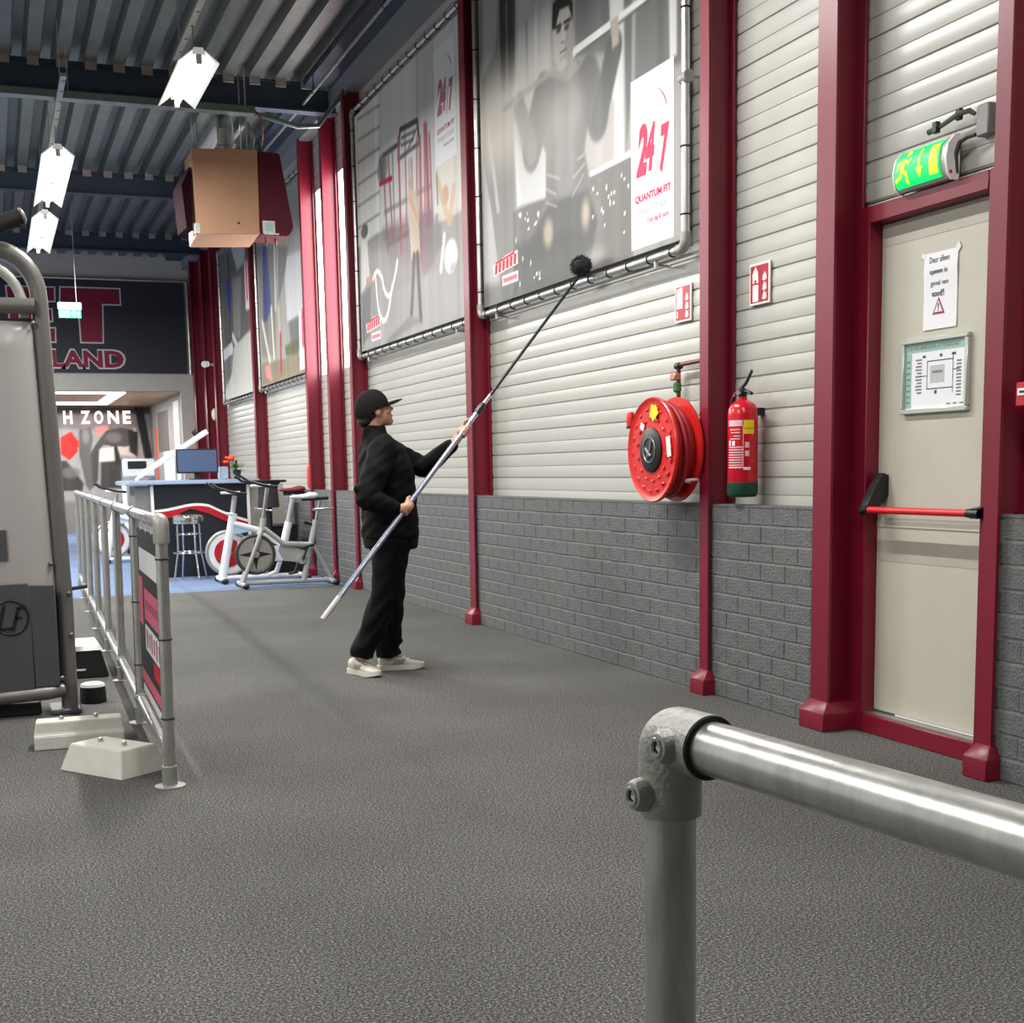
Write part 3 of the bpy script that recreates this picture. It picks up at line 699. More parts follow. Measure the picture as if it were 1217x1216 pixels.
for y0, y1, z0, z1 in ((-1.0, 3.93, 1.0, 5.4), (4.05, 5.03, 2.40, 5.4), (5.17, 6.13, 1.0, 5.4), (6.23, 9.83, 1.0, 5.4), (9.96, 13.46, 1.0, 5.4),
                       (13.58, 14.47, 1.0, 2.34), (13.58, 14.47, 4.5, 5.4), (14.59, 15.55, 1.0, 2.34), (14.59, 15.55, 4.5, 5.4),
                       (15.67, 18.91, 1.0, 5.4), (19.05, 22.35, 1.0, 5.4)):
    y0, y1 = y0 - .045, y1 + .045
    me = plank_mesh(y1 - y0)
    me.materials.append(CLAD)
    k = 0
    while 1.005 + k * COURSE < z1 - .05:
        z = 1.005 + k * COURSE
        if z >= z0 - .01:
            obj('plank', me, None, wall, at=(0, y0, z))
        k += 1
# brick plinth, real bricks with recessed joints
rng = random.Random(5)
part('mortar_bed', MORTAR, wall, (XB + .0045, 3.80, -4, 4.00, 0, 1.03), (XB + .0045, 3.80, 5.10, 23.0, 0, 1.03))
BL, BH, BJ = .214, .084, .010
def brick_mesh(L, s):
    bm = NB()
    r = random.Random(s)
    box(bm, 0, .09, 0, L, 0, BH, bev=.003)
    for v in bm.verts:
        if v.co.x < .02: v.co.x += r.uniform(-.0012, .0012)
    return finish(bm, 'brick', 0)
VAR = [brick_mesh(BL, s) for s in range(6)]
for m_ in VAR: m_.materials.append(BRICK)
bricks = []
for y0, y1 in ((2.2, 3.97), (5.115, 22.9)):
    for c in range(11):
        z = .004 + c * (BH + BJ)
        y = y0 - (.112 if c % 2 else 0)
        while y < y1:
            a, b = max(y, y0), min(y + BL, y1)
            if b - a > .03: bricks.append((a, b, z))
            y += BL + .005
bricks.sort(key=lambda t: abs(t[0] - 4.2) if t[0] > 4 else .6 + abs(t[0] - 4) * 1.2)
cuts = {}
for a, b, z in bricks[:300]:
    if b - a > BL - .001: me = rng.choice(VAR)
    else:
        key = round(b - a, 3)
        if key not in cuts:
            cuts[key] = brick_mesh(b - a, 1); cuts[key].materials.append(BRICK)
        me = cuts[key]
    obj('brick', me, None, wall, at=(XB + rng.uniform(-.0015, .0015), a, z))
bm = NB()
for a, b, z in bricks[300:]:
    box(bm, XB, XB + .08, a, b, z, z + BH, bev=.004)
o = obj('brickwork', bm, BRICK, wall, angle=0); o['kind'] = 'stuff'
part('ledge', BRICK, wall, (XB - .001, 3.80, 2.2, 3.97, 1.030, 1.040), (XB - .001, 3.80, 5.115, 22.9, 1.030, 1.040))

# daylit translucent panes between the three close-set columns
PANE = mat('daylight_pane', rgb(240, 240, 240), .6, emit=(1, .99, .97), estr=WINDOW_POWER, var=.01)
for i, (a, b) in enumerate(((13.60, 14.45), (14.61, 15.53))):
    win = sempty('window_%d' % (i + 1), 'tall bright daylit window pane between red columns')
    part('pane', PANE, win, (3.752, 3.760, a, b, 2.34, 4.56))
    part('frame', WHITE, win, (3.75, 3.80, a - .02, a, 2.33, 4.56), (3.75, 3.80, b, b + .02, 2.33, 4.56))

# end wall with the doorway into the stretching room
BEIGE = mat('beige_plaster', rgb(196, 193, 182), .7, var=.04)
bm = NB()
box(bm, 3.46, 3.80, 25.85, 26.0, 0, 2.84); box(bm, -9, 3.80, 25.85, 26.0, 2.84, 5.5); box(bm, -9, -2.6, 25.85, 26.0, 0, 2.84)
struct('wall_end', bm, BEIGE, 'beige end wall with a wide opening under the dark banner')
bm = NB(); box(bm, 3.46, 3.50, 26.0, 31.0, 0, 2.84)
MUR = mat('grey_wall_print', rgb(150, 146, 140), .6, var=.12, scale=3)
sw = struct('wall_side_room', bm, MUR, 'side wall of the stretching room with pale graphic')
for (a, b, z0, z1, m_) in ((26.3, 27.1, 1.5, 2.7, WHITE), (27.3, 29.0, 1.1, 1.75, WHITE), (26.4, 26.9, .8, 1.45, WHITE), (30.0, 30.4, 1.1, 2.3, mat('orange_print', rgb(225, 90, 60), .6, var=.1)), (28.0, 29.8, 1.75, 2.6, mat('taupe_print', rgb(96, 90, 86), .6, var=.2, scale=4))):
    part('print_patch', m_, sw, (3.456, 3.461, a, b, z0, z1))
bm = NB(); box(bm, -9, 3.5, 31.0, 31.1, 0, 2.84)
bw = struct('wall_back_room', bm, mat('mural_base', rgb(150, 146, 142), .6, var=.05), 'rear wall of the stretching room covered by a photo mural')
WOOD = mat('wood_ceiling', rgb(206, 164, 122), .5, var=.12, scale=6, stretch=(1, .15, 1))
bm = NB(); box(bm, -9, 3.5, 25.98, 31.1, 2.83, 2.9); rc = struct('ceiling_room', bm, WOOD, 'wooden ceiling of the stretching room')
print_sheet('mural', PRINT_STRETCH, (.5, .48, .47), -.6, 3.45, .0, 2.80, .03, lambda u, v: (u, 30.985, v), print_mat('mural_print'), bw)
SIGNW = mat('lit_letters', rgb(250, 225, 220), .5, emit=(1, .72, .66), estr=1.3)
for ch, xa, xb in (('H', 1.55, 1.74), ('Z', 1.92, 2.12), ('O', 2.21, 2.40), ('N', 2.50, 2.74), ('E', 2.83, 3.00)):
    text_facing('letter', ch, SIGNW, bw, 30.95, xa, 2.42, width=xb - xa, height=.29, depth=.015, thick=.03)

REARM = mat('rear_wall_grey', rgb(150, 148, 144), .7, var=.05)
bm = NB(); box(bm, -9, 3.95, -4.1, -4, 0, 5.5); struct('wall_rear', bm, REARM, 'unseen grey wall behind the camera, added to hold back light')  # unseen wall, added to cut world light on camera-facing sides
# ---- roof: ribbed deck running along the hall, and cross beams
ceil = sempty('ceiling', 'dark ribbed metal roof deck')
bm = NB()
P = .27
xs = -9.0
pts = []
while xs < 3.9:
    pts += [(xs, 5.42), (xs + .09, 5.42), (xs + .12, 5.32), (xs + .24, 5.32)]
    xs += P
rows = [[vb(bm, (x, y, z)) for x, z in pts] for y in (-4, 31.0)]
for k in range(len(pts) - 1):
    bm.faces.new((rows[0][k], rows[0][k + 1], rows[1][k + 1], rows[1][k]))
obj('ribbed_deck', bm, DECK, ceil, angle=20)
part('roof_cover', BACK, ceil, (-9, 3.95, -4, 31.0, 5.45, 5.5))
FILL = mat('rib_filler', rgb(150, 138, 130), .8, var=.1)
for yb in (4.6, 9.35, 14.12, 18.95, 23.5):
    bmn = NB()
    box(bmn, -9, 3.66, yb - .07, yb + .07, 5.02, 5.035); box(bmn, -9, 3.66, yb - .07, yb + .07, 5.295, 5.31); box(bmn, -9, 3.66, yb - .006, yb + .006, 5.02, 5.31)
    bo = obj('roof_beam', bmn, BEAM, None)
    k = {4.6: 'blue-grey steel roof beam out over the camera', 9.35: 'blue-grey steel roof beam above the brush man, just above the picture', 14.12: 'blue-grey roof beam nearest in view, above the copper heater', 18.95: 'blue-grey roof beam in the middle, passing behind the copper heater', 23.5: 'farthest blue-grey roof beam, close to the dark banner wall'}[yb]
    tag(bo, k, 'beam', 'steel roof beams')
    bmn = NB(); x = -2.0
    while x < 3.5:
        box(bmn, -9 + .125 + P * round((x + 9) / P), -9 + .235 + P * round((x + 9) / P), yb - .10, yb - .075, 5.24, 5.32); x += P
    f = obj('rib_filler', bmn, FILL, bo); f['kind'] = 'stuff'
EAVE = mat('eave_grey', rgb(150, 154, 158), .45, .3, var=.1)
part('eave_channel', EAVE, ceil, (3.58, 3.80, -4, 13.45, 5.10, 5.26), (3.58, 3.80, 13.45, 25.8, 5.10, 5.26))
bm = NB(); box(bm, 3.30, 3.58, -4, 25.8, 5.26, 5.31); obj('eave_purlin', bm, BEAM, ceil)

# ---- steel columns
def column(y0, y1, label, full=False, foot=True, web=None, name='steel_column', top=5.12):
    """H column: front flange in front of the bricks, web and back flange above the ledge"""
    t = thing(name, label, 'column', (XF, (y0 + y1) / 2, 0), 'red steel wall columns')
    ym = (y0 + y1) / 2
    part('front_flange', RED, t, (XF, XF + .014, y0, y1, 0, top), bev=.002)
    zb = 0 if full else 1.042
    part('web', RED, t, (XF + .014, 3.733, ym - .006 if web is None else web - .006, ym + .006 if web is None else web + .006, zb, top))
    part('back_flange', RED, t, (3.719, 3.735, y0, y1, zb, top), bev=.002)
    if foot:
        bm = NB()
        w = .028
        x1 = 3.735 if full else 3.598
        lo = [(XF - .045, y0 - w, 0), (x1, y0 - w, 0), (x1, y1 + w, 0), (XF - .045, y1 + w, 0)]
        mid = [(p[0], p[1], .085) for p in lo]
        hi = [(XF - .004, y0 - .002, .135), (x1, y0 - .002, .135), (x1, y1 + .002, .135), (XF - .004, y1 + .002, .135)]
        loft(bm, [lo, mid, hi])
        bmesh.ops.bevel(bm, geom=bm.edges[:], offset=.004, segments=1, affect='EDGES')
        obj('foot', bm, RED, t)
    return t
column(9.83, 9.955, 'red steel column between the two large training banners')
column(6.135, 6.228, 'red steel column between the hose reel and the fire extinguisher')
column(5.027, 5.17, 'widest red steel column at the left of the emergency door, standing full to the floor', full=True)
column(3.95, 4.03, 'red steel column at the right of the emergency door')
column(13.47, 13.57, 'red steel column directly behind the brush man and right of the bright windows')
column(14.475, 14.58, 'red steel column standing between the two bright windows')
column(15.56, 15.66, 'red steel column left of the bright windows, above the spin bikes')
column(18.92, 19.04, 'red steel column between the two distant banners')
column(22.36, 22.5, 'red steel column left of the farthest wall banner', foot=False)
column(23.4, 23.55, 'red steel column in the far corner, nearer of the corner pair', foot=False)
column(24.7, 24.85, 'red steel column in the far corner, right beside the dark banner', foot=False)
bm = NB()
for a, b in ((22.52, 23.39), (23.56, 24.69), (24.86, 25.84)):
    box(bm, 3.70, 3.80, a, b, 0, 5.1, bev=.01)
struct('trim_1', bm, RED, 'dark red corner panelling by the dark banner')

# ---- emergency door
door = sempty('door_1', 'cream emergency exit door with red frame and red push bar')
bm = NB()
box(bm, 3.705, 3.80, 4.955, 5.024, 0, 2.38, bev=.004); box(bm, 3.705, 3.80, 4.13, 4.205, 0, 2.38, bev=.004); box(bm, 3.703, 3.80, 4.206, 4.954, 2.302, 2.378, bev=.004); box(bm, 3.703, 3.80, 4.206, 4.954, 0, .085, bev=.004)
obj('door_frame', bm, RED, door)
part('jamb_post', RED, door, (3.72, 3.80, 4.03, 4.13, 0, 5.1))
part('threshold_strip', mat('aluminium', rgb(200, 200, 198), .3, .9, var=.05), door, (3.72, 3.77, 4.206, 4.954, .086, .094))
part('weather_strip', WHITE, door, (3.74, 3.77, 4.03, 5.02, 2.379, 2.392))
leaf = part('door_leaf', DOORM, door, (3.775, 3.82, 4.206, 4.954, .10, 2.298), bev=.003)
part('kick_rail', DOORM, leaf, (3.770, 3.776, 4.21, 4.95, .955, .985), bev=.001)
STRIPE = mat('door_tape_grey', rgb(176, 172, 160), .55, var=.04)
part('tape_band', STRIPE, leaf, (3.7735, 3.7755, 4.21, 4.95, .80, .895))
part('tape_band', STRIPE, leaf, (3.7735, 3.7755, 4.21, 4.95, 2.20, 2.29))
bm = NB(); tube(bm, [(3.672, 4.165, 1.036), (3.672, 4.90, 1.036)], .0155, 14)
pb = obj('push_bar', bm, mat('bright_red_bar', rgb(214, 30, 44), .35, var=.05), door)
bm = NB(); tube(bm, [(3.672, 4.165, 1.036), (3.672, 4.235, 1.036)], .0185, 14); obj('bar_sleeve', bm, BLACKP, pb)
bm = NB()
tube(bm, [(3.672, 4.93, 1.03), (3.672, 4.88, 1.04)], .02, 12)
prism(bm, [(3.66, 1.02), (3.70, 1.02), (3.775, 1.10), (3.775, 1.19), (3.745, 1.20), (3.705, 1.14), (3.66, 1.06)], 4.875, 4.925, lambda p, t: (p[0], t, p[1]))
obj('latch_housing', bm, BLACKP, pb)
bm = NB()
prism(bm, [(3.66, 1.015), (3.70, 1.015), (3.775, 1.02), (3.775, 1.08), (3.70, 1.062), (3.66, 1.056)], 4.17, 4.21, lambda p, t: (p[0], t, p[1]))
obj('hinge_housing', bm, BLACKP, pb)

# ================================================================== THINGS ON THE WALL
# ---- pipe frames with banners stretched in by elastic ties
def banner(label, y0, y1, z0, z1, feats, base, step, pm, yref, bottomgap=.055, ties=True, tone=.8):
    """y0 near end, y1 far end (left in view)"""
    t = thing('banner_frame', label, 'banner', (3.64, (y0 + y1) / 2, z0), 'pipe-framed wall banners')
    r, X = .024, 3.652
    R = .05
    for nm, pts in (('frame_pipe', [(X, y0, z0 + R), (X, y0, z1 - R)]), ('frame_pipe', [(X, y1, z0 + R), (X, y1, z1 - R)]),
                    ('frame_pipe', [(X, y0 + R, z0), (X, y1 - R, z0)]), ('frame_pipe', [(X, y0 + R, z1), (X, y1 - R, z1)])):
        bm = NB(); tube(bm, pts, r, 14); obj(nm, bm, GALV, t)
    for ya, yb, za, zb in ((y0, y0 + R, z0, z0 + R), (y1, y1 - R, z0, z0 + R), (y0, y0 + R, z1, z1 - R), (y1, y1 - R, z1, z1 - R)):
        bm = NB()
        c = Vector((X, yb, zb))
        ay, az = Vector((0, ya - yb, 0)), Vector((0, 0, za - zb))
        pts = [c + ay * cos(a) + az * sin(a) for a in (pi / 2 * k / 6 for k in range(7))]
        pts = [pts[0] - az * .7] + pts + [pts[-1] - ay * .7]
        tube(bm, pts, r * 1.28, 14); obj('elbow', bm, CASTG, t)
    g = bottomgap
    bm = NB(); box(bm, X + .010, X + .0175, y0 + g, y1 - g, z0 + g, z1 - g); bs = obj('banner_sheet', bm, BANNERE, t)
    print_sheet('printed_face', feats, base, yref - y1 + g, yref - y0 - g, z0 + g, z1 - g, step, lambda u, v: (X + .0095, yref - u, v), pm, bs, tone=tone)
    if ties:
        def tie_mesh(d):
            bm = NB(); torus(bm, (0, 0, 0), d, r + .002, .0048, 12, 6)
            me = finish(bm, 'tie'); me.materials.append(RUBBER); return me
        my, mz = tie_mesh((0, 1, 0)), tie_mesh((0, 0, 1))
        n = max(3, round((y1 - y0) / .27)); mzn = max(3, round((z1 - z0) / .36))
        for k in range(n):
            y = y0 + .15 + (y1 - y0 - .3) * k / (n - 1)
            for z in (z0, z1): obj('tie', my, None, t, at=(X, y, z))
        for k in range(mzn):
            z = z0 + .18 + (z1 - z0 - .36) * k / (mzn - 1)
            for y in (y0, y1): obj('tie', mz, None, t, at=(X, y, z))
    # brackets holding the frame to the cladding
    for y in (y0 + .35, y1 - .35):
        bm = NB(); tube(bm, [(X, y, z0 - .02), (X, y, z0 - .06)], .012, 8); tube(bm, [(X, y, z0 - .045), (3.745, y, z0 - .045)], .009, 8)
        obj('bracket', bm, GALV, t)
    for z in (z0 + .9, z1 - .5):
        bm = NB(); tube(bm, [(X, y0 - .045, z), (X, y0 + .03, z)], .034, 12); tube(bm, [(X, y0 - .03, z), (3.745, y0 - .03, z)], .009, 8)
        obj('clamp', bm, CASTG, t)
    return t, bs
X_INK = 3.652 + .0093
PM = print_mat('banner_print', .45)
b1, s1 = banner('large grey banner with a weightlifter and a white 24/7 card, above the hose reel', 6.525, 9.795, 2.445, 4.97, PRINT_LIFTER, (.52, .515, .50), .0115, PM, 9.93, tone=.9)
b2, s2 = banner('pale banner showing a red training rig and people, left of the weightlifter banner', 10.02, 13.44, 2.43, 4.88, PRINT_RIG, (.76, .765, .76), .013, PM, 13.70)
b3, s3 = banner('distant pale banner of runners, behind and below the copper heater', 15.72, 18.88, 2.42, 4.86, PRINT_RUN, (.55, .54, .52), .03, PM, 19.15)
b4, s4 = banner('farthest wall banner, dark street photo with a blue garment', 19.10, 22.02, 2.40, 4.82, PRINT_STREET, (.42, .42, .42), .03, PM, 22.3)
CARD = mat('white_card_print', rgb(194, 194, 199), .5, var=.02)
CARD2 = mat('pale_card_print', rgb(216, 218, 218), .5, var=.02)
PINKR = mat('pink_red_ink', rgb(205, 35, 78), .6)
GREYI = mat('grey_ink', rgb(178, 178, 180), .6)
def card(sheet, ya, yb, za, zb, m, ink, fade, o24, f=1.0):
    x = X_INK
    part('white_card', m, sheet, (x - .0012, x - .0002, yb, ya, za, zb))
    x -= .0014
    H = zb - za; W = ya - yb
    z24 = za + H * .40
    text_on_wall('numerals', '2', ink, sheet, x, ya - W * .13, z24 + .02, width=W * .27, height=H * .30, thick=.05, shear=.25)
    text_on_wall('numerals', '4', ink, sheet, x, ya - W * .34, z24 + .03, width=W * .24, height=H * .27, thick=.045, shear=.3)
    text_on_wall('numerals', '/', GREYI, sheet, x, ya - W * .55, z24 - .01, width=W * .14, height=H * .22, thick=.03)
    text_on_wall('numerals', '7', ink, sheet, x, ya - W * .68, z24 - .01, width=W * .22, height=H * .27, thick=.05, shear=.2)
    text_on_wall('lettering', 'QUANTUM FIT', ink, sheet, x, ya - W * .10, za + H * .265, width=W * .83, height=H * .05, thick=.035)
    text_on_wall('lettering', 'FITNESS STUDIO', GREYI, sheet, x, ya - W * .12, za + H * .195, width=W * .78, height=H * .04, thick=.015)
    text_on_wall('lettering', 'Train dag & nacht', ink, sheet, x, ya - W * .38, za + H * .125, width=W * .5, height=H * .04, thick=.0)
    bm = NB()
    c = Vector((x - .0004, ya - W * .42, za + H * .74))
    tube(bm, [c + Vector((0, -W * .42 * cos(a), H * .16 * sin(a))) for a in (0.1 + 1.0 * k / 10 for k in range(11))], [.002 + .004 * sin(pi * k / 10) for k in range(11)], 6, flat=.1)
    obj('clock_arc', bm, ink, sheet)
    bm = NB()
    for a in (1.35, 1.7, 2.05, 2.4):
        p = c + Vector((0, -W * .34 * cos(a), H * .14 * sin(a)))
        obox(bm, p, (.0003, 0, 0), Vector((0, cos(a), sin(a))) * .004, Vector((0, -sin(a), cos(a))) * .012)
    obj('clock_marks', bm, GREYI, sheet)
card(s1, 7.20, 6.67, 2.53, 3.50, CARD, PINKR, 0, 0)
card(s2, 10.83, 10.29, 3.78, 4.72, CARD2, mat('faded_red_ink', rgb(176, 92, 108), .6), 0, 0)
def small_logo(sheet, ya, yb, za, zb):
    x = X_INK
    W, H = ya - yb, zb - za
    bm = NB(); prism(bm, [(ya - W * .05, za + H * .42), (yb, za + H * .55), (yb, zb), (yb + W * .45, zb - .003), (ya, zb - H * .2)], x - .0012, x - .0003, lambda p, t: (t, p[0], p[1]))
    obj('logo_block', bm, mat('logo_white', rgb(232, 214, 216), .6), sheet)
    bm = NB()
    for k in range(6):
        yy = ya - W * (.08 + .15 * k)
        obox(bm, (x - .0016, yy - W * .06, za + H * (.64 + .02 * k)), (.0003, 0, 0), (0, W * .05, 0), (0, -.006, H * .16))
    obox(bm, (x - .0016, ya - W * .5, za + H * .90), (.0003, 0, 0), (0, W * .38, -.012), (0, 0, H * .04))
    obj('logo_strokes', bm, REDINK, sheet)
    part('logo_strip', mat('logo_white', rgb(232, 214, 216), .6), sheet, (x - .0012, x - .0003, yb, ya - W * .38, za, za + H * .34))
    part('logo_line', mat('logo_pink', rgb(206, 110, 122), .6), sheet, (x - .0018, x - .0013, yb + .02, ya - W * .42, za + H * .1, za + H * .24))
small_logo(s1, 9.53, 9.02, 2.61, 2.83)
small_logo(s2, 13.19, 12.66, 2.55, 2.79)

# ---- dark banner on the end wall
CHAR = mat('charcoal_banner', rgb(46, 50, 56), .55, var=.06, scale=2)
t = thing('wall_banner', 'dark charcoal banner with large red outlined letters above the doorway', 'banner', (1.5, 25.83, 3.14))
eb = part('banner_sheet', CHAR, t, (-2.8, 3.60, 25.80, 25.812, 3.17, 4.86))
for pts in ([(3.66, 25.79, 3.15), (3.66, 25.79, 4.88)], [(-2.8, 25.79, 4.88), (3.66, 25.79, 4.88)]):
    bm = NB(); tube(bm, pts, .024, 10); obj('frame_pipe', bm, GALV, t)
LWHITE = mat('letter_outline', rgb(214, 208, 210), .6); LRED = mat('letter_red', rgb(134, 22, 52), .55, var=.04)
def letter_poly(polys, inset=None):
    pass
def slab(name, poly, y0, y1, m, par):
    bm = NB(); prism(bm, poly, y0, y1, lambda p, t: (p[0], t, p[1])); return obj(name, bm, m, par)
def grow(poly, d):
    out = []
    n = len(poly)
    for i in range(n):
        p, a, b = Vector(poly[i]), Vector(poly[i - 1]), Vector(poly[(i + 1) % n])
        e1, e2 = (p - a).normalized(), (b - p).normalized()
        n1, n2 = Vector((e1.y, -e1.x)), Vector((e2.y, -e2.x))
        k = (n1 + n2) / max(1e-6, (1 + n1.dot(n2)))
        out.append(tuple(p + k * d))
    return out
Tp = [(1.70, 3.73), (2.07, 3.73), (2.10, 4.43), (2.42, 4.43), (2.42, 4.70), (1.39, 4.70), (1.37, 4.43), (1.69, 4.43)]
Ep = [(.50, 3.73), (1.23, 3.73), (1.24, 3.96), (.86, 3.96), (.86, 4.10), (1.20, 4.10), (1.20, 4.30), (.86, 4.30), (.86, 4.46), (1.26, 4.46), (1.27, 4.69), (.46, 4.69)]
for nm, P_ in (('letter_t', Tp), ('letter_e', Ep)):
    slab(nm + '_outline', grow(P_, .028), 25.796, 25.80, LWHITE, eb)
    slab(nm, P_, 25.790, 25.796, LRED, eb)
text_facing('lettering_outline', 'LAND', LWHITE, eb, 25.797, 1.115, 3.235, width=1.36, height=.37, thick=.075, depth=.002)
text_facing('lettering', 'LAND', LRED, eb, 25.790, 1.15, 3.265, width=1.28, height=.31, thick=.035, depth=.002)

# ---- fire hose reel
HR = mat('hose_reel_red', rgb(206, 38, 34), .32, var=.06, scale=6)
HOSE = mat('red_hose', rgb(158, 26, 38), .5, var=.08, bump=.05)
cy, cz = 6.445, 1.338
t = thing('hose_reel', 'red fire hose reel mounted on the wall, left of the red column', 'hose reel', (3.70, cy, 1.042))
def disc(x0, x1, R, nm, front):
    bm = NB()
    d = 1 if not front else -1
    prof = [(.075, 0), (.10, .006), (.135, .012), (.17, .004), (.21, .012), (.245, .004), (R - .02, .010), (R - .006, .016), (R, .010), (R, -.004), (.075, -.004)]
    lathe(bm, prof, (x0, cy, cz), (d, 0, 0), 48)
    return obj(nm, bm, HR, t)
df = disc(3.405, 3.43, .288, 'front_disc', True)
db_ = disc(3.545, 3.605, .288, 'back_disc', False)
bm = NB()
for R_, n, s in ((.115, 10, .014), (.17, 14, .016), (.225, 18, .018)):
    for k in range(n):
        a = 2 * pi * k / n + R_ * 9
        ball(bm, (3.394, cy + R_ * cos(a), cz + R_ * sin(a)), .006, s, s * .5, 1, Euler((a + pi / 2, 0, 0)))
obj('pressed_dimples', bm, HR, df)
for k, x in enumerate((3.418, 3.446, 3.474, 3.502, 3.528)):
    bm = NB(); torus(bm, (x, cy, cz), (1, 0, 0), .215 + (.02 if k in (1, 2, 3) else 0), .0155, 44, 10); obj('hose_coil', bm, HOSE, t)
bm = NB(); torus(bm, (3.48, cy - .003, cz), (1, -.05, .06), .256, .014, 44, 10); obj('hose_coil', bm, HOSE, t)
bm = NB(); lathe(bm, [(.17, -.072), (.17, .072)], (3.472, cy, cz), (1, 0, 0), 32); obj('drum', bm, HR, t)
bm = NB(); lathe(bm, [(.122, 0), (.122, .012), (.113, .017), (.03, .017)], (3.396, cy, cz), (-1, 0, 0), 36); hb = obj('hub_cover', bm, BLACKP, t)
bm = NB(); torus(bm, (3.377, cy, cz), (1, 0, 0), .068, .004, 28, 6)
tube(bm, [(3.377, cy + .03, cz - .05), (3.376, cy - .01, cz + .0), (3.377, cy - .025, cz + .05)], .006, 6); tube(bm, [(3.377, cy + .045, cz + .01), (3.376, cy - .02, cz - .035)], .008, 6)
obj('hub_mark', bm, mat('silver_mark', rgb(170, 172, 174), .3, .8, var=.05), hb)
YEL = mat('yellow_sticker', rgb(240, 210, 20), .5, var=.03)
def sticker(m, y, z, w, h, rot, par, nm='sticker'):
    bm = NB(); obox(bm, (3.388 - (.0025 if rot > .9 else 0), y, z), (.001, 0, 0), Vector((0, cos(rot), sin(rot))) * w, Vector((0, -sin(rot), cos(rot))) * h); return obj(nm, bm, m, par)
sticker(YEL, cy - .035, cz + .205, .038, .035, .3, df); sticker(YEL, cy - .045, cz + .20, .03, .04, 1.0, df)
sticker(WHITE, cy - .205, cz + .015, .022, .055, -.15, df); sticker(WHITE, cy + .10, cz + .13, .022, .018, .4, df)
bm = NB(); box(bm, 3.55, 3.74, cy - .04, cy + .04, cz - .06, cz + .06, bev=.006); tube(bm, [(3.39, cy, cz), (3.58, cy, cz)], .022, 12); obj('wall_mount', bm, RED, t)
bm = NB()
pts = [(3.45, cy + .252, cz - .02), (3.43, cy + .275, cz + .06), (3.42, cy + .290, cz + .12), (3.42, cy + .30, cz + .16)]
tube(bm, pts, .012, 8); obj('hose_end', bm, HOSE, t)
bm = NB(); lathe(bm, [(.010, 0), (.022, .005), (.024, .03), (.024, .075), (.018, .085)], (3.42, cy + .305, cz + .135), (0, .05, 1), 14); nz = obj('nozzle', bm, HR, t)
bm = NB(); lathe(bm, [(.026, 0), (.026, .012)], (3.42, cy + .305, cz + .128), (0, .05, 1), 14); torus(bm, (3.42, cy + .265, cz + .175), (1, 0, 0), .022, .003, 14, 5); obj('nozzle_ring', bm, BLACKP, nz)
bm = NB(); torus(bm, (3.53, cy - .20, cz - .17), (0, .15, 1), .038, .008, 20, 8); obj('hose_guide', bm, WHITE, t)
# supply pipe with valve
t = thing('water_pipe', 'copper supply pipe with green valve leading down to the hose reel', 'pipe', (3.70, 6.45, 1.60))
COP = mat('copper_pipe', rgb(120, 74, 58), .4, .6, var=.15, scale=20)
bm = NB(); tube(bm, [(3.69, 6.20, 1.828), (3.69, 6.60, 1.822), (3.69, 6.66, 1.82), (3.69, 6.675, 1.80), (3.69, 6.675, 1.50)], .013, 10); obj('pipe', bm, COP, t)
bm = NB(); lathe(bm, [(.02, -.022), (.02, .022)], (3.69, 6.675, 1.815), (0, 1, 0), 12); obj('elbow', bm, BLACKP, t)
bm = NB(); box(bm, 3.655, 3.70, 6.66, 6.72, 1.735, 1.775, bev=.006); obj('valve_handle', bm, mat('brass_pink', rgb(190, 130, 110), .4, .4, var=.1), t)
bm = NB(); lathe(bm, [(.014, 0), (.024, .01), (.024, .05), (.014, .06)], (3.685, 6.682, 1.665), (0, 0, 1), 12); obj('valve_body', bm, mat('green_valve', rgb(58, 110, 52), .5, var=.1), t)

# ---- fire extinguisher
t = thing('fire_extinguisher', 'red fire extinguisher with green foot and black lever on the wall', 'extinguisher', (3.63, 5.875, 1.085))
EX, EY = 3.625, 5.877
ER = mat('extinguisher_red', rgb(204, 16, 38), .25, var=.04)
bm = NB(); lathe(bm, [(.076, 1.145), (.078, 1.15), (.078, 1.50), (.074, 1.535), (.060, 1.56), (.035, 1.575), (.022, 1.58), (.022, 1.595)], (EX, EY, 0), (0, 0, 1), 32); body = obj('cylinder', bm, ER, t)
bm = NB(); lathe(bm, [(.066, 1.082), (.074, 1.088), (.0795, 1.10), (.0795, 1.158), (.076, 1.16)], (EX, EY, 0), (0, 0, 1), 32); obj('foot_ring', bm, mat('green_plastic', rgb(12, 66, 44), .45, var=.05), t)
bm = NB(); lathe(bm, [(.018, 1.594), (.022, 1.60), (.020, 1.632), (.012, 1.64)], (EX, EY, 0), (0, 0, 1), 14); obj('valve', bm, BLACKP, t)
bm = NB()
tube(bm, [(EX, EY + .03, 1.632), (EX, EY - .03, 1.665), (EX, EY - .085, 1.722)], [.010, .011, .009], 8, flat=.8)
obj('lever', bm, BLACKP, t)
bm = NB(); tube(bm, [(EX, EY + .02, 1.62), (EX, EY - .04, 1.622), (EX, EY - .085, 1.608)], .009, 8); obj('carry_handle', bm, BLACKP, t)
bm = NB(); tube(bm, [(EX, EY + .015, 1.615), (EX - .01, EY + .06, 1.612), (EX - .015, EY + .085, 1.57), (EX, EY + .088, 1.45), (EX, EY + .088, 1.25)], .010, 8); obj('hose', bm, RUBBER, t)
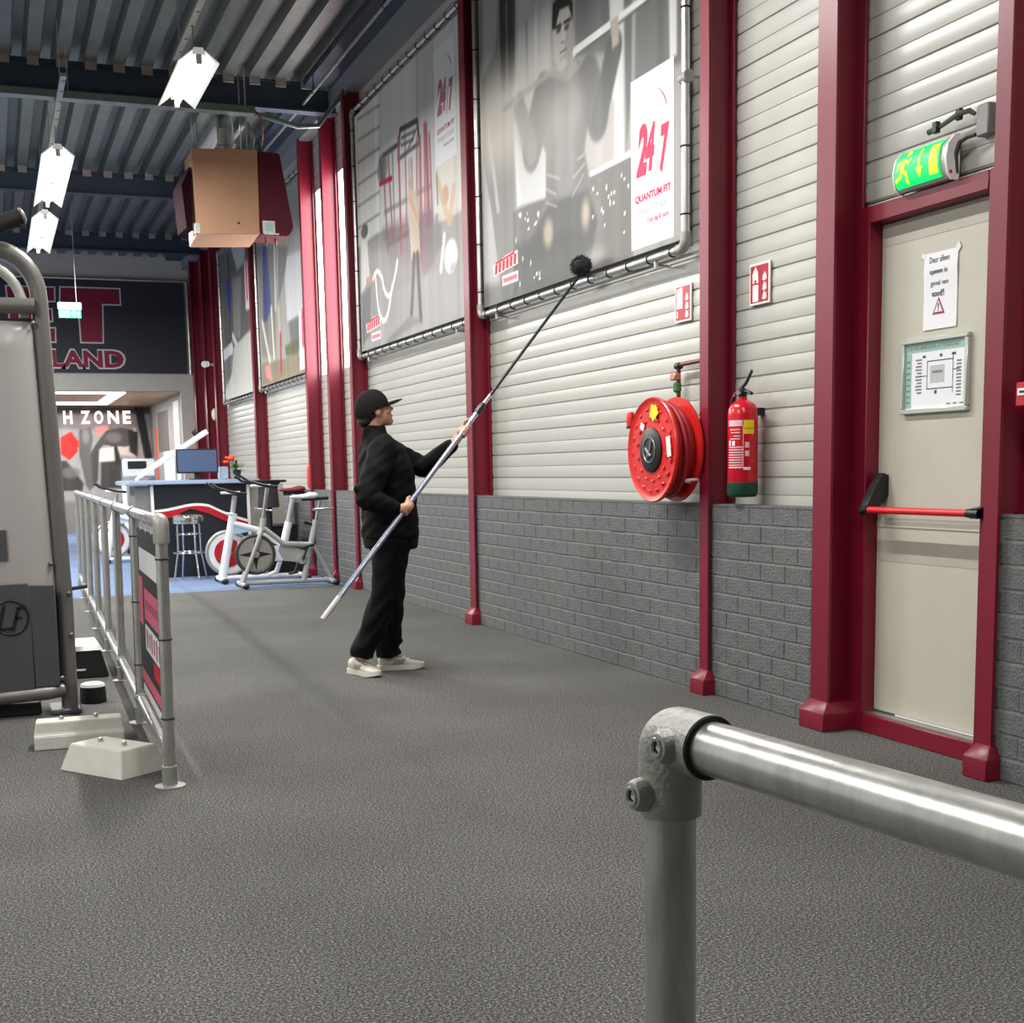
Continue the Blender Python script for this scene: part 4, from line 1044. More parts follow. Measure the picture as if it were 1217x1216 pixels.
bm = NB(); tube(bm, [(EX - .02, EY + .015, 1.628), (EX - .02, EY + .05, 1.615), (EX - .02, EY + .055, 1.60)], .006, 8); lathe(bm, [(.014, 0), (.014, .012)], (EX - .022, EY + .0, 1.615), (-1, 0, 0), 14); obj('gauge', bm, CHROME, t)
def wrap(nm, m, a0, a1, z0, z1, r=.0788, par=None):
    """patch wrapped round the cylinder; angle 0 looks to -Y, growing towards -X"""
    bm = NB(); n = max(2, int((a1 - a0) / .12))
    lo = [vb(bm, (EX - r * sin(a0 + (a1 - a0) * k / n), EY - r * cos(a0 + (a1 - a0) * k / n), z0)) for k in range(n + 1)]
    hi = [vb(bm, (v.co.x, v.co.y, z1)) for v in lo]
    for k in range(n): bm.faces.new((lo[k], lo[k + 1], hi[k + 1], hi[k]))
    return obj(nm, bm, m, par or body)
LBL = mat('label_pink_white', rgb(232, 196, 202), .5, var=.03)
wrap('yellow_label', YEL, -.25, .50, 1.405, 1.475); wrap('label_line', mat('label_olive', rgb(190, 150, 20), .5), -.22, .47, 1.430, 1.436, .0792)
wrap('label_head', LBL, .58, 1.65, 1.445, 1.475)
for z, a in ((1.425, 1.5), (1.410, 1.4), (1.392, 1.2), (1.378, 1.5)): wrap('label_text', LBL, .72, a, z, z + .005, .0791)
for z in (1.335, 1.322, 1.309, 1.296, 1.283, 1.270, 1.257, 1.244): wrap('label_text', LBL, .52, 1.62, z, z + .006, .0791)
wrap('label_code', mat('label_white', rgb(240, 236, 238), .5), 1.42, 1.6, 1.345, 1.372, .0792); wrap('label_code', MATS['label_white'], 1.08, 1.3, 1.345, 1.370, .0792)
wrap('label_rule', LBL, .50, .54, 1.23, 1.45, .0791)
for z in (1.335, 1.292): wrap('label_symbol', LBL, .12, .40, z, z + .028, .0791)
wrap('label_barcode', MATS['label_white'], .02, .50, 1.222, 1.236, .0791); wrap('label_rule', MATS['label_white'], .56, 1.62, 1.232, 1.238, .0791)
bm = NB(); box(bm, EX + .05, 3.742, EY - .02, EY + .02, 1.50, 1.54); obj('wall_hook', bm, BLACKP, t)

# ---- pictogram signs
def flame(y, z, s):
    P_ = [(0, 0), (.5, .05), (.75, .35), (.55, .62), (.8, .9), (.45, .75), (.5, 1.15), (.2, .85), (.05, 1.3), (-.1, .8), (-.35, .6), (-.1, .45), (-.45, .3), (-.3, .08)]
    return [(y - p[0] * s, z + p[1] * s) for p in P_]
def pict(name, label, y0, y1, z0, z1, kind):
    t = thing(name, label, 'sign', (3.735, (y0 + y1) / 2, z0), 'red fire equipment pictograms')
    part('sign_plate', WHITE, t, (3.728, 3.738, y0, y1, z0, z1), bev=.002)
    part('red_field', mat('sign_red', rgb(176, 26, 50), .4, var=.03), t, (3.7265, 3.7285, y0 + .012, y1 - .012, z0 + .012, z1 - .012))
    W, H = y1 - y0, z1 - z0
    f = lambda p, tt: (tt, p[0], p[1])
    for s0 in (.1, .32, .55):
        bm = NB(); prism(bm, flame(y0 + W * .27, z0 + H * s0, W * .19), 3.7255, 3.7263, f); obj('flame', bm, WHITE, t)
    bm = NB()
    if kind == 'reel':
        prism(bm, [(y1 - W * .14, z0 + H * .36), (y1 - W * .14, z1 - H * .12), (y1 - W * .5, z1 - H * .08), (y1 - W * .5, z0 + H * .36)], 3.7255, 3.7263, f)
        prism(bm, [(y1 - W * .14, z0 + H * .12), (y1 - W * .14, z0 + H * .3), (y1 - W * .2, z0 + H * .3), (y1 - W * .2, z0 + H * .12)], 3.7255, 3.7263, f)
    else:
        prism(bm, [(y1 - W * .18, z0 + H * .08), (y1 - W * .46, z0 + H * .08), (y1 - W * .46, z0 + H * .48), (y1 - W * .18, z0 + H * .48)], 3.7255, 3.7263, f)
        prism(bm, [(y1 - W * .18, z0 + H * .52), (y1 - W * .26, z0 + H * .52), (y1 - W * .26, z0 + H * .6), (y1 - W * .36, z0 + H * .6), (y1 - W * .36, z0 + H * .52), (y1 - W * .46, z0 + H * .52), (y1 - W * .44, z0 + H * .78), (y1 - W * .32, z0 + H * .92), (y1 - W * .16, z0 + H * .74)], 3.7255, 3.7263, f)
    obj('pictogram', bm, WHITE, t)
pict('hose_reel_sign', 'small red hose reel pictogram sign above the hose reel', 6.60, 6.785, 2.065, 2.275, 'reel')
pict('extinguisher_sign', 'small red extinguisher pictogram sign above the fire extinguisher', 5.795, 5.985, 2.065, 2.275, 'ext')

# ---- illuminated exit sign with cable arms
t = thing('exit_sign', 'glowing green escape route sign with running man above the emergency door', 'exit sign', (3.70, 4.55, 2.37))
GREEN = mat('exit_green', rgb(0, 190, 90), .5, emit=rgb(0, 214, 96), estr=1.15)
LEMON = mat('exit_yellow', rgb(240, 240, 20), .5, emit=rgb(238, 240, 22), estr=1.15)
ALU = mat('sign_grey', rgb(178, 178, 178), .4, .2, var=.05)
ya, yb = 4.395, 4.715
sec = [(3.708, 2.395), (3.712, 2.53), (3.705, 2.55), (3.685, 2.545), (3.655, 2.51), (3.645, 2.46), (3.655, 2.405), (3.675, 2.382), (3.702, 2.380)]
bm = NB(); prism(bm, sec, ya, yb, lambda p, tt: (p[0], tt, p[1])); hs = obj('housing', bm, ALU, t)
def grown(k): return [(3.70 + (p[0] - 3.70) * k, 2.465 + (p[1] - 2.465) * k) for p in sec]
part('back_box', mat('dark_grey_metal', rgb(80, 80, 78), .5, .4, var=.1), t, (3.71, 3.744, ya + .02, yb - .02, 2.41, 2.52))
for k_, a_, b_ in ((1.08, ya - .012, ya), (1.05, yb, yb + .008)): bm = NB(); prism(bm, grown(k_), a_, b_, lambda p, tt: (p[0], tt, p[1])); obj('end_cap', bm, WHITE, t)
def facepts(y, s):
    """point on the curved lens: s 0..1 from bottom to top"""
    z = 2.392 + .150 * s
    return (float(np.interp(z, (2.382, 2.405, 2.432, 2.46, 2.486, 2.51, 2.545), (3.672, 3.653, 3.646, 3.644, 3.646, 3.653, 3.683))) - .001, y, z)
def lens(nm, poly, m, off, par):
    bm = NB()
    bmesh.ops.triangulate(bm, faces=[bm.faces.new([vb(bm, Vector(facepts(y, s)) - Vector((off, 0, 0))) for y, s in poly])])
    bmesh.ops.subdivide_edges(bm, edges=bm.edges[:], cuts=5, use_grid_fill=True)
    for v in bm.verts:
        s = (v.co.z - 2.392) / .150
        v.co.x = facepts(0, s)[0] - off
    return obj(nm, bm, m, par)
bm = NB()
N_ = 10
g0 = [[vb(bm, Vector(facepts(y, k / N_)) - Vector((.003, 0, 0))) for k in range(N_ + 1)] for y in (yb - .012, ya + .03)]
for k in range(N_): bm.faces.new((g0[0][k], g0[1][k], g0[1][k + 1], g0[0][k + 1]))
ln = obj('green_lens', bm, GREEN, t)
def stroke_lens(a, b, w, par, nm):
    A, B = Vector(a), Vector(b)
    d = Vector(((B - A).x, (B - A).y * .15)).normalized()
    n = Vector((-d.y, d.x / .15)) * w
    lens(nm, [tuple(A + n), tuple(A - n), tuple(B - n), tuple(B + n)], LEMON, .006, par)
lens('man_head', [(4.630 + .0125 * cos(k * pi / 5), .885 + .085 * sin(k * pi / 5)) for k in range(10)], LEMON, .006, ln)
for a, b, w_ in (((4.640, .76), (4.655, .45), .012), ((4.655, .48), (4.625, .33), .0075), ((4.627, .36), (4.622, .06), .006), ((4.657, .46), (4.668, .26), .0075), ((4.667, .29), (4.697, .20), .006), ((4.642, .74), (4.612, .60), .0055), ((4.614, .62), (4.600, .72), .005), ((4.645, .74), (4.672, .66), .0055), ((4.672, .68), (4.685, .48), .005)):
    stroke_lens(a, b, w_, ln, 'man_limb')
stroke_lens((4.545, .90), (4.545, .40), .006, ln, 'arrow_shaft')
lens('arrow_head', [(4.566, .42), (4.545, .14), (4.524, .42)], LEMON, .006, ln)
lens('door_symbol', [(4.485, .12), (4.435, .12), (4.435, .90), (4.485, .90)], LEMON, .005, ln)
DARKG = mat('dark_grey_metal', rgb(80, 80, 78), .5, .4, var=.1)
bm = NB(); box(bm, 3.70, 3.745, 4.215, 4.285, 2.515, 2.635, bev=.005); obj('junction_box', bm, mat('box_grey', rgb(128, 128, 126), .5, var=.06), t)
bm = NB(); tube(bm, [(3.70, 4.29, 2.605), (3.69, 4.31, 2.622), (3.68, 4.36, 2.622), (3.68, 4.46, 2.60), (3.67, 4.53, 2.588)], [.008, .011, .011, .009, .012], 8); obj('cable_arm', bm, DARKG, t)
bm = NB(); tube(bm, [(3.70, 4.285, 2.525), (3.69, 4.32, 2.525), (3.685, 4.355, 2.515), (3.69, 4.385, 2.47), (3.70, 4.388, 2.40)], [.008, .011, .011, .009, .009], 8); obj('cable_arm', bm, DARKG, t)
bm = NB(); box(bm, 3.68, 3.70, 4.355, 4.385, 2.60, 2.645, bev=.004); box(bm, 3.66, 3.685, 4.47, 4.50, 2.575, 2.62, bev=.004); obj('clip', bm, BLACKP, t)
bm = NB(); ball(bm, (3.665, 4.385, 2.405), .008); obj('led', bm, mat('red_led', rgb(200, 20, 30), .4), t)

# ---- notice and framed plan on the door
t = thing('paper_notice', 'white paper notice with warning triangle taped on the door', 'notice', (3.773, 4.555, 1.805))
bm = NB()
pl = [(4.66, 1.808), (4.45, 1.806), (4.45, 2.125), (4.66, 2.125)]
g0 = [[vb(bm, (3.7715 - .004 * max(0, 1 - abs(z - 2.05) / .05) - .002 * max(0, (1.85 - z) / .05), y, z)) for z in (1.806, 1.85, 1.95, 2.02, 2.05, 2.08, 2.125)] for y in (4.66, 4.45)]
for k in range(6): bm.faces.new((g0[0][k], g0[1][k], g0[1][k + 1], g0[0][k + 1]))
sh = obj('sheet', bm, PAPER, t, angle=10)
for s, z, w_, yl in (('Deur alleen', 2.082, .125, 4.625), ('openen in', 2.030, .11, 4.620), ('geval van', 1.982, .11, 4.615), ('nood!!', 1.942, .075, 4.605)):
    text_on_wall('lettering', s, INK, sh, 3.7705 - (.004 if 2.02 < z < 2.07 else .0008), yl, z, width=w_, height=.026, thick=.004, depth=.0003)
f = lambda p, tt: (tt, p[0], p[1])
bm = NB(); prism(bm, [(4.600, 1.868), (4.524, 1.868), (4.562, 1.938)], 3.7697, 3.7703, f); tr = obj('warning_triangle', bm, mat('triangle_red', rgb(150, 40, 60), .6), sh)
bm = NB(); prism(bm, [(4.588, 1.876), (4.536, 1.876), (4.562, 1.924)], 3.7692, 3.7696, f); obj('triangle_field', bm, PAPER, tr)
bm = NB(); prism(bm, [(4.565, 1.890), (4.559, 1.890), (4.558, 1.912), (4.566, 1.912)], 3.7688, 3.7691, f); prism(bm, [(4.565, 1.880), (4.559, 1.880), (4.559, 1.886), (4.565, 1.886)], 3.7688, 3.7691, f); obj('exclamation', bm, INK, tr)
bm = NB(); obox(bm, (3.7705, 4.665, 2.118), (.0004, 0, 0), (0, .012, .006), (0, -.004, .008)); obox(bm, (3.7705, 4.447, 2.128), (.0004, 0, 0), (0, .008, -.01), (0, .008, .012)); obj('tape', bm, mat('clear_tape', rgb(222, 222, 216), .3), t)
t = thing('framed_plan', 'silver framed evacuation floor plan on the door under the paper notice', 'framed plan', (3.77, 4.57, 1.455))
bm = NB()
for b in ((3.752, 3.775, 4.358, 4.78, 1.755, 1.775), (3.752, 3.775, 4.358, 4.78, 1.455, 1.475), (3.752, 3.775, 4.358, 4.376, 1.476, 1.754), (3.752, 3.775, 4.762, 4.78, 1.476, 1.754)): box(bm, *b, bev=.003)
obj('picture_frame', bm, mat('silver_frame', rgb(196, 202, 192), .35, .4, var=.05), t)
sh = part('plan_sheet', PAPER, t, (3.766, 3.770, 4.376, 4.762, 1.475, 1.755))
TEAL = mat('teal_print', rgb(148, 184, 172), .6, var=.05); LG = mat('light_grey_print', rgb(186, 188, 188), .6); MG = mat('mid_grey_print', rgb(120, 122, 124), .6)
part('title_band', TEAL, sh, (3.7652, 3.7658, 4.378, 4.760, 1.716, 1.752)); part('legend_band', TEAL, sh, (3.7652, 3.7658, 4.722, 4.760, 1.48, 1.714))
part('plan_block', LG, sh, (3.7652, 3.7658, 4.51, 4.60, 1.582, 1.655)); part('plan_strip', MG, sh, (3.7648, 3.7652, 4.52, 4.585, 1.622, 1.632))
W0 = [(4.62, 4.455, 1.672, 1.676), (4.62, 4.455, 1.555, 1.559), (4.62, 4.617, 1.555, 1.676), (4.458, 4.455, 1.535, 1.695), (4.665, 4.62, 1.612, 1.615), (4.455, 4.415, 1.628, 1.632), (4.57, 4.555, 1.535, 1.55), (4.54, 4.525, 1.688, 1.70), (4.465, 4.44, 1.690, 1.70), (4.65, 4.63, 1.69, 1.70)]
bm = NB()
for a, b, c, d in W0: box(bm, 3.765, 3.7656, b, a, c, d)
obj('plan_lines', bm, mat('plan_ink', rgb(70, 72, 74), .6), sh)
bm = NB()
for k in range(11): box(bm, 3.7652, 3.7657, 4.655, 4.695 if k % 3 else 4.685, 1.54 + .014 * k, 1.547 + .014 * k); box(bm, 3.7652, 3.7657, 4.405, 4.435, 1.52 + .014 * k, 1.527 + .014 * k)
for k in range(8): box(bm, 3.7649, 3.7652, 4.73, 4.752, 1.50 + .025 * k, 1.508 + .025 * k)
for y_ in (4.40, 4.44, 4.48): box(bm, 3.7652, 3.7657, y_ - .012, y_ + .012, 1.486, 1.492)
o = obj('plan_text', bm, MG, sh); o['kind'] = 'stuff'
text_on_wall('lettering', 'ONTRUIMINGSPLATTEGROND', MG, sh, 3.7645, 4.745, 1.727, width=.33, height=.014, depth=.0003)
# ---- call point at the right edge
t = thing('fire_call_point', 'red fire alarm call point on the column web right of the door', 'call point', (3.60, 3.86, 1.44))
part('housing', mat('call_red', rgb(190, 20, 40), .4, var=.04), t, (3.575, 3.70, 3.80, 3.885, 1.445, 1.535), bev=.005)
bm = NB(); box(bm, 3.5715, 3.576, 3.81, 3.872, 1.485, 1.512, bev=.001); obj('glass_label', bm, WHITE, t)
bm = NB(); box(bm, 3.5705, 3.572, 3.83, 3.860, 1.495, 1.503); obj('label_mark', bm, INK, t)
part('mount', RED, t, (3.70, 3.745, 3.82, 3.88, 1.46, 1.52))

# ================================================================== CEILING THINGS
LAMPW = mat('lamp_reflector', rgb(246, 248, 238), .35, emit=(1, 1, .93), estr=.32)  # emission stands in for tube light falling on the wings
HOUS = mat('lamp_housing', rgb(225, 228, 220), .4, emit=(1, 1, .95), estr=.25)  # weaker emission in place of tube light on the housing
TUBEM = mat('lamp_tube', rgb(255, 255, 250), .3, emit=(1, 1, .96), estr=3)
RAILM = mat('perforated_rail', rgb(150, 156, 150), .4, .5, var=.12)
def lamp(x, y0, mods, label, z=4.40, power=1.0):
    t = thing('ceiling_lamp', label, 'lamp', (x, y0, z), 'fluorescent ceiling lamps')
    L = 1.3
    for k in range(mods):
        a, b = y0 + k * (L + .02), y0 + k * (L + .02) + L
        bm = NB(); prism(bm, [(-.035, .07), (.035, .07), (.05, .02), (-.05, .02)], a, b, lambda p, tt: (x + p[0], tt, z + p[1])); obj('housing', bm, HOUS, t)
        for s in (-1, 1):
            bm = NB(); prism(bm, [(s * .042, .045), (s * .05, .05), (s * .155, -.035), (s * .15, -.042)], a, b, lambda p, tt: (x + p[0], tt, z + p[1])); obj('reflector_wing', bm, LAMPW, t)
        bm = NB(); tube(bm, [(x, a + .03, z - .02), (x, b - .03, z - .02)], .019, 10); obj('fluorescent_tube', bm, TUBEM, t)
        for yy in (a, b - .03): bm = NB(); box(bm, x - .02, x + .02, yy, yy + .03, z - .045, z + .02); obj('tube_holder', bm, WHITE, t)
        ld = bpy.data.lights.new('lamp_light', 'AREA')
        ld.shape = 'RECTANGLE'; ld.size = .045; ld.size_y = L - .1; ld.energy = LAMP_POWER * power; ld.color = (1, .985, .95)
        lo = bpy.data.objects.new('lamp_light', ld); COL.objects.link(lo); lo.parent = t; lo.location = (0, (a + b) / 2 - y0, -.048)
    y1 = y0 + mods * (L + .02)
    for y in (y0 + .25, y1 - .25):
        bm = NB(); tube(bm, [(x, y, z + .07), (x, y, z + .30)], .006, 6); obj('hanger_rod', bm, GALV, t)
    return t
lamp(1.67, 10.5, 1, 'single bright fluorescent lamp nearest, at the top of the picture')
lamp(.80, 13.85, 2, 'bright fluorescent lamp at left, nearer of the two in line')
lamp(.80, 17.2, 2, 'bright fluorescent lamp at left, farther of the two in line')
for x, y, lb in ((1.66, .4, 'added unseen fluorescent lamp above the camera'), (1.66, 5.6, 'added unseen fluorescent lamp over the walkway, above the upper picture edge'), (-2.4, 2.0, 'added unseen fluorescent lamp over the machines left of the camera'),
                 (-2.4, 7.6, 'added unseen fluorescent lamp over the machines left, middle of the row'), (-2.4, 12.2, 'added unseen fluorescent lamp over the machines left, far end of the row'), (-2.4, 17.0, 'added fluorescent lamp over the blue carpet, out of view at left'), (-2.4, 21.6, 'added fluorescent lamp near the end wall, out of view at left')):
    lamp(x, y, 2, lb, power=1.9 if y > 16 else .5 if y < 1 else 1.0)  # unseen lamps added to brighten the hall, stronger towards the end wall
bm = NB()
def rail(x, y0, y1, label, z=4.70):
    bm = NB(); box(bm, x - .025, x + .025, y0, y1, z, z + .03)
    o = obj('lamp_rail', bm, RAILM, None); tag(o, label, 'rail', 'perforated lamp rails')
    bm = NB(); y = y0 + .15
    while y < y1:
        lathe(bm, [(.013, 0), (.013, .002)], (x + .008, y, z - .001), (0, 0, -1), 8); y += .33
    s = obj('rail_holes', bm, BLACKP, o); s['kind'] = 'stuff'
    y = y0 + .5
    while y < y1: bm = NB(); tube(bm, [(x, y, z + .03), (x, y, 5.33)], .005, 6); obj('drop_rod', bm, GALV, o); y += 2.3
rail(1.66, 4.0, 11.65, 'perforated steel rail carrying the nearest lamp')
rail(.80, 12.4, 20.0, 'perforated steel rail carrying the two lamps at left')

# ---- cable tray along the first beam
t = thing('cable_tray', 'galvanised cable tray hanging under the roof in front of the nearest beam', 'cable tray', (1.0, 13.43, 4.77))
TRAY = mat('tray_green_grey', rgb(126, 138, 132), .4, .5, var=.14)
part('tray', TRAY, t, (-6, 2.65, 13.36, 13.50, 4.775, 4.80), (-6, 2.65, 13.36, 13.366, 4.80, 4.84), (-6, 2.65, 13.494, 13.50, 4.80, 4.84))
bm = NB(); tube(bm, [(2.65, 13.43, 4.79), (2.9, 13.43, 4.74), (3.08, 13.43, 4.70), (3.30, 13.45, 4.73), (3.50, 13.5, 4.98), (3.62, 13.5, 5.12)], .025, 8); obj('bent_arm', bm, TRAY, t)
for x in (-1.5, .9, 2.0): bm = NB(); tube(bm, [(x, 13.43, 4.80), (x, 13.43, 5.33)], .006, 6); obj('hanger_rod', bm, GALV, t)
bm = NB(); tube(bm, [(2.45, 13.4, 4.86), (2.62, 13.38, 4.84), (2.70, 13.36, 4.74), (2.72, 13.40, 4.66), (2.74, 13.5, 4.58), (2.74, 13.57, 4.52)], .009, 6); obj('red_cable', bm, mat('brown_cable', rgb(120, 66, 52), .6), t)
bm = NB(); tube(bm, [(3.30, -2, 5.10), (3.30, 18.5, 5.10)], .017, 10); o = obj('ceiling_pipe', bm, mat('dull_pipe', rgb(150, 150, 146), .4, .7, var=.15), None); tag(o, 'thin steel pipe running under the roof along the right wall', 'pipe')
bm = NB()
for y in (8.2, 11.0, 13.6, 16.5):
    tube(bm, [(3.30, y, 5.115), (3.30, y, 5.27)], .006, 6); torus(bm, (3.30, y, 5.10), (0, 1, 0), .02, .005, 10, 6)
obj('pipe_hangers', bm, BLACKP, o)

# ---- hanging unit heater
t = thing('unit_heater', 'copper coloured unit heater with dark red side hanging from the roof', 'heater', (2.5, 13.7, 3.6))
HCOP = mat('copper_panel', rgb(206, 158, 124), .4, .25, var=.06, scale=3)
HRED = mat('heater_dark_red', rgb(92, 10, 36), .4, var=.06)
y0 = 13.60
bm = NB(); loft(bm, [[(2.05, y0, 4.46), (2.70, y0, 4.49), (2.69, y0, 3.66), (2.06, y0, 3.63)], [(2.05, y0 + .55, 4.46), (2.70, y0 + .55, 4.49), (2.69, y0 + .55, 3.62), (2.06, y0 + .55, 3.59)]]); bmesh.ops.bevel(bm, geom=bm.edges[:], offset=.008, segments=2, affect='EDGES'); hb = obj('casing', bm, HCOP, t)
bm = NB(); loft(bm, [[(2.705, y0 + .02, 4.485), (2.93, y0 + .02, 4.475), (3.045, y0 + .02, 3.74), (2.99, y0 + .02, 3.66), (2.70, y0 + .02, 3.665)], [(2.705, y0 + .5, 4.485), (2.93, y0 + .5, 4.475), (3.045, y0 + .5, 3.74), (2.99, y0 + .5, 3.66), (2.70, y0 + .5, 3.665)]]); bmesh.ops.bevel(bm, geom=bm.edges[:], offset=.012, segments=2, affect='EDGES'); obj('side_cover', bm, HRED, t)
bm = NB(); loft(bm, [[(2.035, y0 + .06, 4.30), (1.945, y0 + .10, 4.12), (1.97, y0 + .06, 3.70), (2.03, y0 + .06, 3.68)], [(2.0, y0 + .50, 4.30), (1.91, y0 + .50, 4.12), (1.94, y0 + .50, 3.70), (1.99, y0 + .50, 3.68)]]); obj('outlet_flap', bm, mat('heater_dark', rgb(40, 14, 24), .9, var=.05, spec=.1), t)
part('rating_plate', WHITE, hb, (2.725, 2.85, y0 + .008, y0 + .018, 3.68, 3.80)); part('plate_print', mat('plate_teal', rgb(178, 214, 204), .5), hb, (2.75, 2.83, y0 + .005, y0 + .008, 3.70, 3.78)); part('plate_lip', WHITE, hb, (2.73, 2.89, y0 + .006, y0 + .016, 3.668, 3.678))
bm = NB(); lathe(bm, [(.012, 0), (.012, .004)], (2.48, y0 - .003, 3.76), (0, -1, 0), 10); obj('screw', bm, BLACKP, hb)
bm = NB(); box(bm, 2.04, 2.09, y0 - .02, y0 + .06, 3.64, 3.74, bev=.004); obj('corner_bracket', bm, WHITE, hb)
bm = NB(); lathe(bm, [(.085, 0), (.085, .07), (.10, .075), (.10, .10), (.085, .105), (.085, .24)], (2.44, y0 + .3, 4.49), (0, 0, 1), 20); tube(bm, [(2.44, y0 + .3, 4.70), (2.44, y0 + .32, 4.78), (2.44, y0 + .40, 4.84), (2.44, y0 + .55, 4.86), (2.44, y0 + 1.6, 4.86)], .085, 18); obj('flue_pipe', bm, GALV, t)
bm = NB()
for x, y in ((2.12, y0 + .1), (2.12, y0 + .45), (2.62, y0 + .12), (2.62, y0 + .45)): tube(bm, [(x, y, 4.47), (x, y, 5.33)], .008, 6)
obj('suspension_rods', bm, GALV, t)
bm = NB(); tube(bm, [(2.68, y0 + .2, 4.48), (2.70, y0 + .2, 4.65), (2.66, y0 + .22, 4.78), (2.66, y0 + .5, 4.84), (2.66, y0 + 1.5, 4.86)], .022, 8); obj('gas_pipe', bm, mat('dull_pipe', rgb(150, 150, 146)), t)
bm = NB(); tube(bm, [(2.80, y0 + .25, 3.67), (2.80, y0 + .25, 3.60)], .012, 8); tube(bm, [(2.90, y0 + .25, 3.67), (2.90, y0 + .25, 3.60)], .012, 8); obj('pipe_stub', bm, COP, t)

# ---- hanging escape sign far away
t = thing('hanging_exit_sign', 'small green and white escape sign hanging in front of the dark banner', 'exit sign', (1.18, 20.0, 3.5))
part('lamp_housing', mat('lit_white', rgb(240, 246, 244), .5, emit=(1, 1, 1), estr=.9), t, (1.02, 1.345, 19.97, 20.03, 3.62, 3.72), bev=.012)
pl = part('sign_panel', mat('soft_green', rgb(60, 170, 130), .5, emit=rgb(50, 170, 125), estr=.55), t, (1.03, 1.335, 19.992, 20.008, 3.505, 3.62))
bm = NB()
for a, b, c, d in ((1.04, 1.07, 3.53, 3.60), (1.085, 1.115, 3.52, 3.60), (1.14, 1.17, 3.52, 3.605), (1.20, 1.27, 3.552, 3.578), (1.225, 1.25, 3.53, 3.60), (1.29, 1.31, 3.53, 3.59)): box(bm, a, b, 19.988, 19.992, c, d)
obj('sign_symbol', bm, mat('lit_white', rgb(240, 246, 244)), pl)
bm = NB(); tube(bm, [(1.28, 20, 3.72), (1.28, 20, 5.33)], .006, 6); obj('hanging_wire', bm, GALV, t)
# ring light in the stretching room ceiling
bm = NB()
for b in ((.6, 2.46, 26.05, 26.4), (.6, 2.46, 29.6, 30.3), (2.2, 2.46, 26.4, 29.6)): box(bm, b[0], b[1], b[2], b[3], 2.812, 2.828)
o = obj('ceiling_light_panel', bm, mat('led_white', rgb(255, 255, 250), .5, emit=(1, 1, .97), estr=4.5), None); tag(o, 'white square ring of ceiling light in the stretching room', 'lamp')
ld = bpy.data.lights.new('lamp_light', 'AREA'); ld.shape = 'RECTANGLE'; ld.size = 2.2; ld.size_y = 3.6; ld.energy = 170
lo = bpy.data.objects.new('lamp_light', ld); COL.objects.link(lo); lo.parent = o; lo.location = (1.6, 28.2, 2.80)
# small fittings on the far red corner
bm = NB(); tube(bm, [(3.70, 22.75, 3.08), (3.55, 22.75, 3.10), (3.50, 22.7, 3.10)], [.02, .025, .05], 10); lathe(bm, [(.055, 0), (.055, .16)], (3.50, 22.85, 3.11), (-.3, -1, -.1), 12)
o = obj('security_camera', bm, WHITE, None); tag(o, 'small white camera bracket on the red corner column', 'camera')
bm = NB(); ball(bm, (3.66, 23.2, 2.28), .05, .07, .11); o = obj('wall_sensor', bm, mat('cream_plastic', rgb(236, 226, 196), .4), None); tag(o, 'oval cream fitting on the red corner panelling', 'sensor')
for i, (y, lb) in enumerate(((22.9, 'thin pale vertical pipe on the red corner, nearer one'), (23.8, 'thin pale vertical pipe on the red corner, farther one'))):
    bm = NB(); tube(bm, [(3.66, y, 0.02), (3.66, y, 2.2 if i == 0 else 5.0)], .02, 8); o = obj('wall_pipe', bm, mat('pale_red_pipe', rgb(170, 120, 118), .5, var=.1) if i == 0 else RED, None); tag(o, lb, 'pipe')
# extinguisher far away by the windows
t = thing('fire_extinguisher', 'tiny orange-red extinguisher far off beside a red column, above the spin bikes', 'extinguisher', (3.62, 15.85, 1.06))
bm = NB(); lathe(bm, [(.065, 1.06), (.07, 1.07), (.07, 1.32), (.05, 1.36), (.02, 1.38)], (3.66, 15.86, 0), (0, 0, 1), 16); obj('cylinder', bm, mat('orange_red', rgb(222, 70, 50), .35, var=.05), t)
bm = NB(); lathe(bm, [(.02, 1.38), (.015, 1.42)], (3.66, 15.86, 0), (0, 0, 1), 10); obj('valve', bm, BLACKP, t)

# ================================================================== RAILINGS
# ---- near railing: post, cast elbow and top rail
t = thing('near_railing', 'galvanised tube railing with cast elbow right in front of the camera', 'railing', (.571, 1.05, 0))
PX, PYY, PZ = .571, 1.05, 1.0
r = .0242
bm = NB(); tube(bm, [(PX, PYY, .01), (PX, PYY, .99)], r, 32); obj('post', bm, GALV, t)
rd = Vector((.045, -.41, 0)).normalized()
c = Vector((PX, PYY, PZ))
bm = NB(); tube(bm, [c + rd * .01, c + rd * 1.6], r, 32); obj('top_rail', bm, GALV, t)
bm = NB()
R_ = .0298
arc = [c + Vector((0, 0, -.072))] + [c + Vector((0, 0, -.03))]
bend = []
for k in range(9):
    a = pi / 2 * k / 8
    cc = c + rd * .016 + Vector((0, 0, -.016))
    bend.append(cc - rd * .016 * cos(a) + Vector((0, 0, .016 * sin(a))))
arc = [c + Vector((0, 0, -.074)), c + Vector((0, 0, -.03))] + bend + [c + rd * .03, c + rd * .062]
tube(bm, arc, R_, 32)
bmesh.ops.bevel(bm, geom=[e for e in bm.edges if len(e.link_faces) == 2 and e.calc_face_angle(0) > 1], offset=.003, segments=2, affect='EDGES')
el = obj('elbow_fitting', bm, CASTG, t, angle=60)
side = Vector((0, 0, 1)).cross(rd)
if side.x > 0: side = -side
